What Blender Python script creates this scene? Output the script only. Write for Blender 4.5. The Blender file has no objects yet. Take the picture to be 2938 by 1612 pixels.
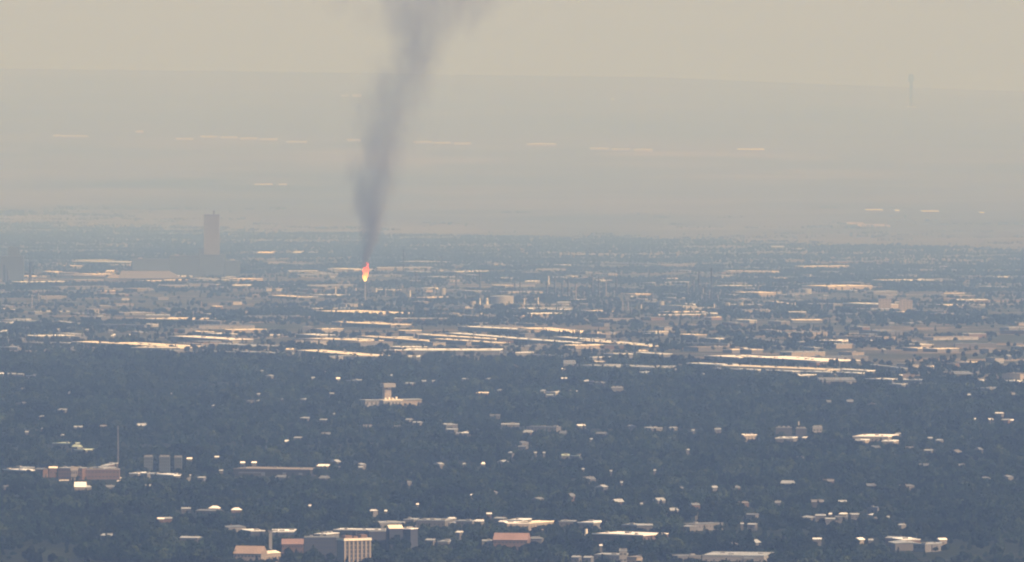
import bpy, bmesh, math, random
import numpy as np
from mathutils import Vector, Matrix

random.seed(7)
RNG = np.random.default_rng(11)
S = bpy.context.scene
C = S.collection
R = math.radians

# ------------------------------------------------------------------ camera
CAM_Z = 450.0
FPX = 8880.0                      # focal length in pixels of the 1024 px wide picture
EYE_ROW = 62.0                    # row of the camera's own level
PITCH = math.atan((281.0 - EYE_ROW) / FPX)
cd = bpy.data.cameras.new('camera')
cd.sensor_width = 36.0
cd.lens = 36.0 * FPX / 1024.0
cd.clip_start = 10.0
cd.clip_end = 200000.0
cam = bpy.data.objects.new('camera', cd)
C.objects.link(cam)
cam.location = (0, 0, CAM_Z)
cam.rotation_euler = (math.pi / 2 - PITCH, 0, 0)
S.camera = cam

# ------------------------------------------------------------------ light
SUN_EL, SUN_AZ = 46.0, 122.0      # azimuth clockwise from the view direction: from the right, a little behind
az, el = R(SUN_AZ), R(SUN_EL)
SUN_DIR = Vector((math.sin(az) * math.cos(el), math.cos(az) * math.cos(el), math.sin(el)))
w = bpy.data.worlds.new('World')
S.world = w
w.use_nodes = True
nt = w.node_tree
bg = nt.nodes['Background']
sky = nt.nodes.new('ShaderNodeTexSky')
sky.sky_type = 'NISHITA'
sky.sun_disc = False
sky.sun_elevation = el
sky.sun_rotation = az
sky.altitude = 1600
sky.air_density = 1.0
sky.dust_density = 7.0
sky.ozone_density = 1.0
nt.links.new(sky.outputs[0], bg.inputs['Color'])
bg.inputs['Strength'].default_value = 0.05
sd = bpy.data.lights.new('sun', 'SUN')
sd.energy = 5.0
sd.angle = R(0.5)
sd.color = (1.0, 0.70, 0.47)
sun = bpy.data.objects.new('sun', sd)
C.objects.link(sun)
sun.rotation_euler = SUN_DIR.to_track_quat('Z', 'Y').to_euler()
S.view_settings.view_transform = 'Standard'
S.view_settings.look = 'None'
S.view_settings.gamma = 1.0
S.view_settings.use_curve_mapping = False
S.view_settings.exposure = 0.66
S.render.engine = 'CYCLES'
S.cycles.use_denoising = True
S.cycles.max_bounces = 4
S.cycles.volume_bounces = 0
S.cycles.filter_width = 2.0
S.cycles.volume_max_steps = 256

HAZE_DENSITY = 5.55e-5
HAZE_COLOR = (0.25, 0.465, 1.0)

# ------------------------------------------------------------------ helpers
CT, ST = math.cos(PITCH), math.sin(PITCH)
RIDGE_U = [0, 300, 520, 650, 780, 900, 1024]
RIDGE_ROW = [68.5, 72.0, 75.5, 77.0, 82.5, 87.0, 91.5]
Y_RIDGE, Y_RISE = 80000.0, 56000.0
# the plain falls away behind the wood to a river valley and climbs again to the far ridge: (row, distance) pairs
PROFILE = [(562, 8000), (373, 12900), (352, 14400), (330, 17000), (300, 22000), (285, 25000), (260, 32000), (231, 44000), (200, 52000), (183, 56000)]
_py = np.arange(0, 60001, 250.0)
_pz = np.interp(_py, [q[1] for q in PROFILE], [CAM_Z - (q[0] - EYE_ROW) / FPX * q[1] for q in PROFILE])
_pz[_py <= 12900] = 0
_pz = np.convolve(np.pad(_pz, 5, 'edge'), np.ones(11) / 11, 'valid')
_pz = np.minimum(_pz, 0)

def ground_z(x, y):
    if y <= 11000:
        return 0.0
    if y <= Y_RISE:
        return float(np.interp(y, _py, _pz))
    z0 = float(np.interp(Y_RISE, _py, _pz))
    u = 512 + FPX * x / y
    top = CAM_Z - (float(np.interp(u, RIDGE_U, RIDGE_ROW)) - EYE_ROW) / FPX * Y_RIDGE
    t = (y - Y_RISE) / (Y_RIDGE - Y_RISE)
    if t > 1:
        return top - (y - Y_RIDGE) * 0.02
    return z0 + (top - z0) * t ** 1.15

def ray(u, v):
    cx, cy = (u - 512) / FPX, -(v - 281) / FPX
    # camera axes in the world: right = x, up = (0, ST, CT), forward = (0, CT, -ST)
    return Vector((cx, cy * ST + CT, cy * CT - ST))

def at(u, v, h=0.0):
    """where the sight line through a picture point comes down to h metres above the ground"""
    d = ray(u, v)
    s = 6000.0
    last = s
    while s < 82000:
        if CAM_Z + d.z * s <= ground_z(d.x * s, d.y * s) + h:
            lo, hi = last, s
            for _ in range(30):
                m = (lo + hi) / 2
                if CAM_Z + d.z * m <= ground_z(d.x * m, d.y * m) + h:
                    hi = m
                else:
                    lo = m
            s = hi
            break
        last = s
        s += 200
    return Vector((d.x * s, d.y * s, ground_z(d.x * s, d.y * s)))

def pix(p):
    x, y, z = p[0], p[1], p[2] - CAM_Z
    f = y * CT - z * ST
    up = y * ST + z * CT
    return 512 + FPX * x / f, 281 - FPX * up / f

ZOOM = {'A': (0, 600, .3822), 'B': (980, 600, .3822), 'C': (1960, 600, .3822),
        'D': (0, 1080, .3804), 'E': (980, 1080, .3804), 'F': (1960, 1080, .3804),
        'G': (0, 150, .3822), 'H': (900, 0, .3822), 'I': (1960, 150, .3822),
        'J': (640, 1480, .2329), 'K': (1000, 1080, .1009), 'L': (900, 640, .1699), 'M': (0, 1320, .1553)}
def px(reg, x, y):
    a, b, s = ZOOM[reg]
    return (a + x * s) / 2.8691, (b + y * s) / 2.8691

def mat(name, build):
    m = bpy.data.materials.new(name)
    m.use_nodes = True
    n = m.node_tree.nodes
    n.clear()
    out = n.new('ShaderNodeOutputMaterial')
    build(m.node_tree, out)
    return m

def N(t, kind, **kw):
    n = t.nodes.new(kind)
    for k, v in kw.items():
        setattr(n, k, v)
    return n

def rough(name, col, var=0.18, scale=0.08, r=0.8, scale2=None, spec=0.2):
    """a weathered matt surface: two sizes of blotches in the object's own space"""
    def b(t, out):
        p = N(t, 'ShaderNodeBsdfPrincipled')
        p.inputs['Roughness'].default_value = r
        p.inputs['Specular IOR Level'].default_value = spec
        tc = N(t, 'ShaderNodeTexCoord')
        n1 = N(t, 'ShaderNodeTexNoise')
        n1.inputs['Scale'].default_value = scale
        n1.inputs['Detail'].default_value = 5
        n1.inputs['Roughness'].default_value = 0.65
        t.links.new(tc.outputs['Object'], n1.inputs['Vector'])
        mr = N(t, 'ShaderNodeMapRange')
        mr.inputs['From Min'].default_value = 0.3
        mr.inputs['From Max'].default_value = 0.7
        mr.inputs['To Min'].default_value = 1 - var
        mr.inputs['To Max'].default_value = 1 + var * 0.4
        t.links.new(n1.outputs['Fac'], mr.inputs['Value'])
        oi = N(t, 'ShaderNodeObjectInfo')
        m2 = N(t, 'ShaderNodeMapRange')
        m2.inputs['To Min'].default_value = 0.88
        m2.inputs['To Max'].default_value = 1.06
        t.links.new(oi.outputs['Random'], m2.inputs['Value'])
        mu = N(t, 'ShaderNodeMath', operation='MULTIPLY')
        t.links.new(mr.outputs[0], mu.inputs[0])
        t.links.new(m2.outputs[0], mu.inputs[1])
        sc = N(t, 'ShaderNodeVectorMath', operation='SCALE')
        sc.inputs[0].default_value = col
        t.links.new(mu.outputs[0], sc.inputs['Scale'])
        t.links.new(sc.outputs[0], p.inputs['Base Color'])
        t.links.new(p.outputs[0], out.inputs['Surface'])
    return mat(name, b)

M = {
    'blaze': rough('blaze_white_roof', (0.94, 0.96, 0.97), 0.08, 0.03),
    'white': rough('white_roof', (0.78, 0.85, 0.90), 0.30, 0.035),
    'cream': rough('cream_roof', (0.88, 0.85, 0.74), 0.36, 0.035),
    'pale': rough('pale_grey_roof', (0.34, 0.39, 0.44), 0.35, 0.05),
    'grey': rough('grey_roof', (0.155, 0.18, 0.21), 0.3, 0.05),
    'tan': rough('tan_roof', (0.235, 0.22, 0.20), 0.3, 0.05),
    'salmon': rough('salmon_tile_roof', (0.235, 0.165, 0.155), 0.2),
    'peach': rough('peach_tile_roof', (0.30, 0.24, 0.20), 0.2),
    'mint': rough('mint_roof', (0.45, 0.56, 0.48), 0.15),
    'wpale': rough('pale_wall', (0.30, 0.305, 0.31), 0.12),
    'wwhite': rough('white_wall', (0.78, 0.77, 0.73), 0.10),
    'wgrey': rough('grey_wall', (0.15, 0.155, 0.165), 0.15),
    'wtan': rough('tan_wall', (0.28, 0.255, 0.23), 0.12),
    'wbrick': rough('brick_wall', (0.15, 0.105, 0.09), 0.2),
    'wslate': rough('slate_wall', (0.045, 0.055, 0.085), 0.15),
    'wdark': rough('dark_wall', (0.07, 0.075, 0.085), 0.2),
    'unit': rough('rooftop_metal', (0.28, 0.29, 0.30), 0.2, 0.5),
    'door': rough('door_paint', (0.20, 0.22, 0.25), 0.15, 0.5),
    'steel': rough('dull_steel', (0.30, 0.30, 0.31), 0.2, 0.2),
    'soot': rough('sooty_steel', (0.02, 0.02, 0.022), 0.2, 0.2),
    'tankpaint': rough('tank_paint', (0.30, 0.31, 0.30), 0.12, 0.1),
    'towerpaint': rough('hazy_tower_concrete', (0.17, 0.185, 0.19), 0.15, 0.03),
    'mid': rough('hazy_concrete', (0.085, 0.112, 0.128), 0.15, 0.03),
    'bark': rough('bark', (0.10, 0.075, 0.055), 0.3, 0.6),
}
def glass_b(t, out):
    p = N(t, 'ShaderNodeBsdfPrincipled')
    p.inputs['Base Color'].default_value = (0.07, 0.075, 0.085, 1)
    p.inputs['Roughness'].default_value = 0.12
    t.links.new(p.outputs[0], out.inputs['Surface'])
M['glass'] = mat('window_glass', glass_b)

def tag(o, label=None, cat=None, group=None, kind=None):
    if label: o['label'] = label
    if cat: o['category'] = cat
    if group: o['group'] = group
    if kind: o['kind'] = kind
    return o

def empty(name, loc, rz=0.0):
    o = bpy.data.objects.new(name, None)
    o.empty_display_size = 5
    o.location = loc
    o.rotation_euler = (0, 0, rz)
    C.objects.link(o)
    return o

class MB:
    def __init__(self):
        self.v, self.f = [], []
    def box(self, x0, x1, y0, y1, z0, z1):
        k = len(self.v)
        self.v += [(x0, y0, z0), (x1, y0, z0), (x1, y1, z0), (x0, y1, z0), (x0, y0, z1), (x1, y0, z1), (x1, y1, z1), (x0, y1, z1)]
        self.f += [tuple(k + i for i in q) for q in ((0, 3, 2, 1), (4, 5, 6, 7), (0, 1, 5, 4), (1, 2, 6, 5), (2, 3, 7, 6), (3, 0, 4, 7))]
        return self
    def poly(self, pts, faces):
        k = len(self.v)
        self.v += pts
        self.f += [tuple(k + i for i in q) for q in faces]
        return self
    def lathe(self, prof, n=20, cx=0, cy=0):
        k = len(self.v)
        for r, z in prof:
            for i in range(n):
                a = 2 * math.pi * i / n
                self.v.append((cx + r * math.cos(a), cy + r * math.sin(a), z))
        for j in range(len(prof) - 1):
            for i in range(n):
                i2 = (i + 1) % n
                self.f.append((k + j * n + i, k + j * n + i2, k + (j + 1) * n + i2, k + (j + 1) * n + i))
        self.f.append(tuple(k + i for i in reversed(range(n))))
        self.f.append(tuple(k + (len(prof) - 1) * n + i for i in range(n)))
        return self
    def bar(self, a, b, r0, r1, n=6):
        a, b = Vector(a), Vector(b)
        d = (b - a).normalized()
        s = d.orthogonal().normalized()
        t = d.cross(s)
        k = len(self.v)
        for p, r in ((a, r0), (b, r1)):
            for i in range(n):
                q = 2 * math.pi * i / n
                self.v.append(tuple(p + (s * math.cos(q) + t * math.sin(q)) * r))
        for i in range(n):
            i2 = (i + 1) % n
            self.f.append((k + i, k + i2, k + n + i2, k + n + i))
        self.f.append(tuple(k + i for i in reversed(range(n))))
        self.f.append(tuple(k + n + i for i in range(n)))
        return self
    def build(self, name, m, parent=None, loc=None):
        me = bpy.data.meshes.new(name)
        me.from_pydata(self.v, [], self.f)
        me.update()
        o = bpy.data.objects.new(name, me)
        me.materials.append(M[m] if isinstance(m, str) else m)
        C.objects.link(o)
        if parent is not None: o.parent = parent
        if loc is not None: o.location = loc
        return o

# ------------------------------------------------------------------ ground
def ground_b(t, out):
    L = t.links.new
    geo = N(t, 'ShaderNodeNewGeometry')
    sep = N(t, 'ShaderNodeSeparateXYZ')
    L(geo.outputs['Position'], sep.inputs[0])
    def math2(op, a, b=None, c=None):
        n = N(t, 'ShaderNodeMath', operation=op)
        for i, q in enumerate((a, b, c)):
            if q is None: continue
            if isinstance(q, (int, float)): n.inputs[i].default_value = q
            else: L(q, n.inputs[i])
        return n.outputs[0]
    def noise(scale, detail=4, rough_=0.55, sx=1.0, sy=1.0):
        mp = N(t, 'ShaderNodeMapping')
        mp.inputs['Scale'].default_value = (sx, sy, 1)
        L(geo.outputs['Position'], mp.inputs[0])
        n = N(t, 'ShaderNodeTexNoise')
        n.inputs['Scale'].default_value = scale
        n.inputs['Detail'].default_value = detail
        n.inputs['Roughness'].default_value = rough_
        L(mp.outputs[0], n.inputs['Vector'])
        return n.outputs['Fac']
    def cells(scale, sx=1.0, sy=1.0):
        mp = N(t, 'ShaderNodeMapping')
        mp.inputs['Scale'].default_value = (sx, sy, 0)
        mp.inputs['Rotation'].default_value = (0, 0, R(31))
        L(geo.outputs['Position'], mp.inputs[0])
        n = N(t, 'ShaderNodeTexVoronoi', distance='CHEBYCHEV')
        n.inputs['Scale'].default_value = scale
        n.inputs['Randomness'].default_value = 0.8
        L(mp.outputs[0], n.inputs['Vector'])
        s = N(t, 'ShaderNodeSeparateColor')
        L(n.outputs['Color'], s.inputs[0])
        return s.outputs[0], s.outputs[1]
    def ramp(fac, stops, interp='LINEAR'):
        n = N(t, 'ShaderNodeValToRGB')
        n.color_ramp.interpolation = interp
        e = n.color_ramp.elements
        while len(e) > 1: e.remove(e[-1])
        e[0].position, e[0].color = stops[0][0], (*stops[0][1], 1)
        for p, c in stops[1:]:
            q = e.new(p)
            q.color = (*c, 1)
        L(fac, n.inputs[0])
        return n.outputs[0]
    def mix(fac, a, b):
        n = N(t, 'ShaderNodeMix', data_type='RGBA')
        L(fac, n.inputs['Factor'])
        L(a, n.inputs['A']); L(b, n.inputs['B'])
        return n.outputs['Result']
    def step(v, lo, hi):
        n = N(t, 'ShaderNodeMapRange')
        n.inputs['From Min'].default_value = lo
        n.inputs['From Max'].default_value = hi
        L(v, n.inputs['Value'])
        return n.outputs[0]
    wob = math2('MULTIPLY_ADD', noise(0.0012, 5, 0.6), 1600.0, -800.0)
    yn = math2('ADD', math2('MULTIPLY_ADD', sep.outputs[0], 1.04, sep.outputs[1]), wob)
    yf = math2('ADD', math2('MULTIPLY_ADD', sep.outputs[0], 2.33, sep.outputs[1]), wob)
    yw = math2('ADD', math2('MULTIPLY_ADD', sep.outputs[0], 1.9, sep.outputs[1]), wob)
    town = ramp(noise(0.02, 5), [(0.3, (0.010, 0.015, 0.009)), (0.6, (0.018, 0.025, 0.014)), (0.8, (0.05, 0.058, 0.04))])
    c1, c2 = cells(1 / 130.0)
    lots = ramp(c1, [(0.0, (0.05, 0.055, 0.042)), (0.28, (0.09, 0.085, 0.08)), (0.5, (0.15, 0.13, 0.11)), (0.66, (0.07, 0.072, 0.056)), (0.82, (0.19, 0.165, 0.135)), (0.95, (0.26, 0.24, 0.21))], 'CONSTANT')
    green = ramp(noise(0.01, 6), [(0.35, (0.022, 0.034, 0.02)), (0.65, (0.05, 0.058, 0.042))])
    indus = mix(step(noise(0.004, 5, 0.65), 0.42, 0.56), lots, green)
    belt = ramp(noise(0.003, 6), [(0.35, (0.05, 0.06, 0.04)), (0.5, (0.11, 0.105, 0.085)), (0.7, (0.19, 0.17, 0.135))])
    f1, f2 = cells(1 / 900.0)
    fields = ramp(f1, [(0.0, (0.055, 0.052, 0.052)), (0.25, (0.07, 0.064, 0.062)), (0.5, (0.03, 0.033, 0.032)), (0.7, (0.10, 0.09, 0.085)), (0.88, (0.018, 0.024, 0.022))], 'CONSTANT')
    band = ramp(noise(0.00035, 6, 0.6), [(0.32, (0.012, 0.018, 0.018)), (0.44, (0.06, 0.06, 0.056)), (0.56, (0.08, 0.077, 0.07)), (0.7, (0.17, 0.155, 0.135))])
    nb = N(t, 'ShaderNodeMix', data_type='RGBA')
    nb.inputs['Factor'].default_value = 0.55
    L(fields, nb.inputs['A']); L(band, nb.inputs['B'])
    plain = nb.outputs['Result']
    up = ramp(noise(0.0006, 5), [(0.3, (0.03, 0.035, 0.03)), (0.6, (0.055, 0.055, 0.048)), (0.8, (0.09, 0.085, 0.07))])
    plain = mix(step(sep.outputs[1], 62000, 68000), plain, up)
    c = mix(step(yn, 13200, 13500), town, indus)
    c = mix(step(yw, 32000, 34000), c, belt)
    c = mix(step(yf, 36000, 45500), c, plain)
    p = N(t, 'ShaderNodeBsdfPrincipled')
    p.inputs['Roughness'].default_value = 0.95
    p.inputs['Specular IOR Level'].default_value = 0.05
    L(c, p.inputs['Base Color'])
    L(p.outputs[0], out.inputs['Surface'])
M['ground'] = mat('plain_ground', ground_b)

g = MB()
xs = list(np.linspace(-14000, 14000, 113))
ys = [-3000, 0, 4000, 8000, 11000] + list(np.arange(11500, 80001, 500)) + [80500, 81500, 83000, 86000]
for y in ys:
    for x in xs:
        g.v.append((x, y, ground_z(x, y)))
nx = len(xs)
for j in range(len(ys) - 1):
    for i in range(nx - 1):
        a = j * nx + i
        g.f.append((a, a + 1, a + nx + 1, a + nx))
gr = g.build('ground', 'ground')
for p in gr.data.polygons: p.use_smooth = True
tag(gr, kind='structure')

# ------------------------------------------------------------------ buildings
RECORDS = []          # every thing that waits for its label
CLEAR = []            # (P0, dir, length, depth, roof height) keeps trees off the roofs

def make_building(P0, P1, depth, h, roof, wall, style, name, cat, detail=1):
    P0, P1 = Vector((P0.x, P0.y, 0)), Vector((P1.x, P1.y, 0))
    d = P1 - P0
    ln = max(d.length, 2.0)
    rz = math.atan2(d.y, d.x)
    z0 = ground_z(P0.x, P0.y)
    root = empty(name, (P0.x, P0.y, z0), rz)
    lo = -6.0 if z0 != 0 else 0.0
    far = P0.y > 12500
    if style == 'f':
        MB().box(0, ln, 0, depth, lo, h - 0.9).build('wall', wall, root)
        r = MB().box(-0.25, ln + 0.25, -0.25, depth + 0.25, h - 0.9, h - 0.25)
        for q in ((-0.25, ln + .25, -0.25, 0.15), (-0.25, ln + .25, depth - 0.15, depth + 0.25)):
            r.box(q[0], q[1], q[2], q[3], h - 0.25, h + 0.12)
        r.build('roof', roof, root)
        top = h - 0.25
    elif style in 'gh':
        rise = max(1.2, min(depth * 0.34, 9))
        if isinstance(detail, tuple): rise, detail = detail
        MB().box(0, ln, 0, depth, lo, h).build('wall', wall, root)
        e = 0.5
        inset = 0 if style == 'g' else min(ln * 0.33, depth / 2)
        a, b, ym = -e, ln + e, depth / 2
        pts = [(a, -e, h), (b, -e, h), (b, depth + e, h), (a, depth + e, h), (a + inset, ym, h + rise), (b - inset, ym, h + rise),
               (a, -e, h + .002), (b, -e, h + .002)]
        MB().poly(pts[:6], [(0, 1, 5, 4), (2, 3, 4, 5), (1, 2, 5), (3, 0, 4), (3, 2, 1, 0)]).build('roof', roof, root)
        top = h + rise
    if detail:
        area = ln * depth
        if style == 'f' and area > 150:
            k = 1 if area < 700 else (3 if area < 4000 else 6)
            for i in range(k):
                ux = (i + random.uniform(.25, .75)) / k * ln
                uy = random.uniform(.2, .75) * depth
                s = random.uniform(1.2, 2.6) * (1.0 if area < 4000 else 1.5)
                MB().box(ux - s, ux + s, uy - s * .7, uy + s * .7, top, top + random.uniform(.9, 1.7)).build('rooftop_unit', 'unit', root)
            if area > 1500 and ln > 40:
                k = min(6, int(ln // 22))
                for i in range(k):
                    ux = (i + .5 + random.uniform(-.2, .2)) / k * ln
                    MB().box(ux - 2.2, ux + 2.2, -0.08, 0.1, 0.3, min(4.2, h * .6)).build('loading_door', 'door', root)
        elif style in 'gh' and not far:
            MB().box(ln * .7, ln * .7 + .9, depth * .6, depth * .6 + .9, h, top + .8).build('chimney', 'wbrick', root)
        if not far and ln > 5:
            nwin = max(1, min(8, int(ln // 4)))
            for i in range(nwin):
                ux = (i + .5) / nwin * ln
                o = MB().box(ux - .8, ux + .8, -0.07, 0.05, h * .45, h * .45 + 1.5).build('window', 'glass', root)
    CLEAR.append((P0.x, P0.y, math.cos(rz), math.sin(rz), ln, depth, h + (0 if style == 'f' else 1)))
    return root

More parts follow.
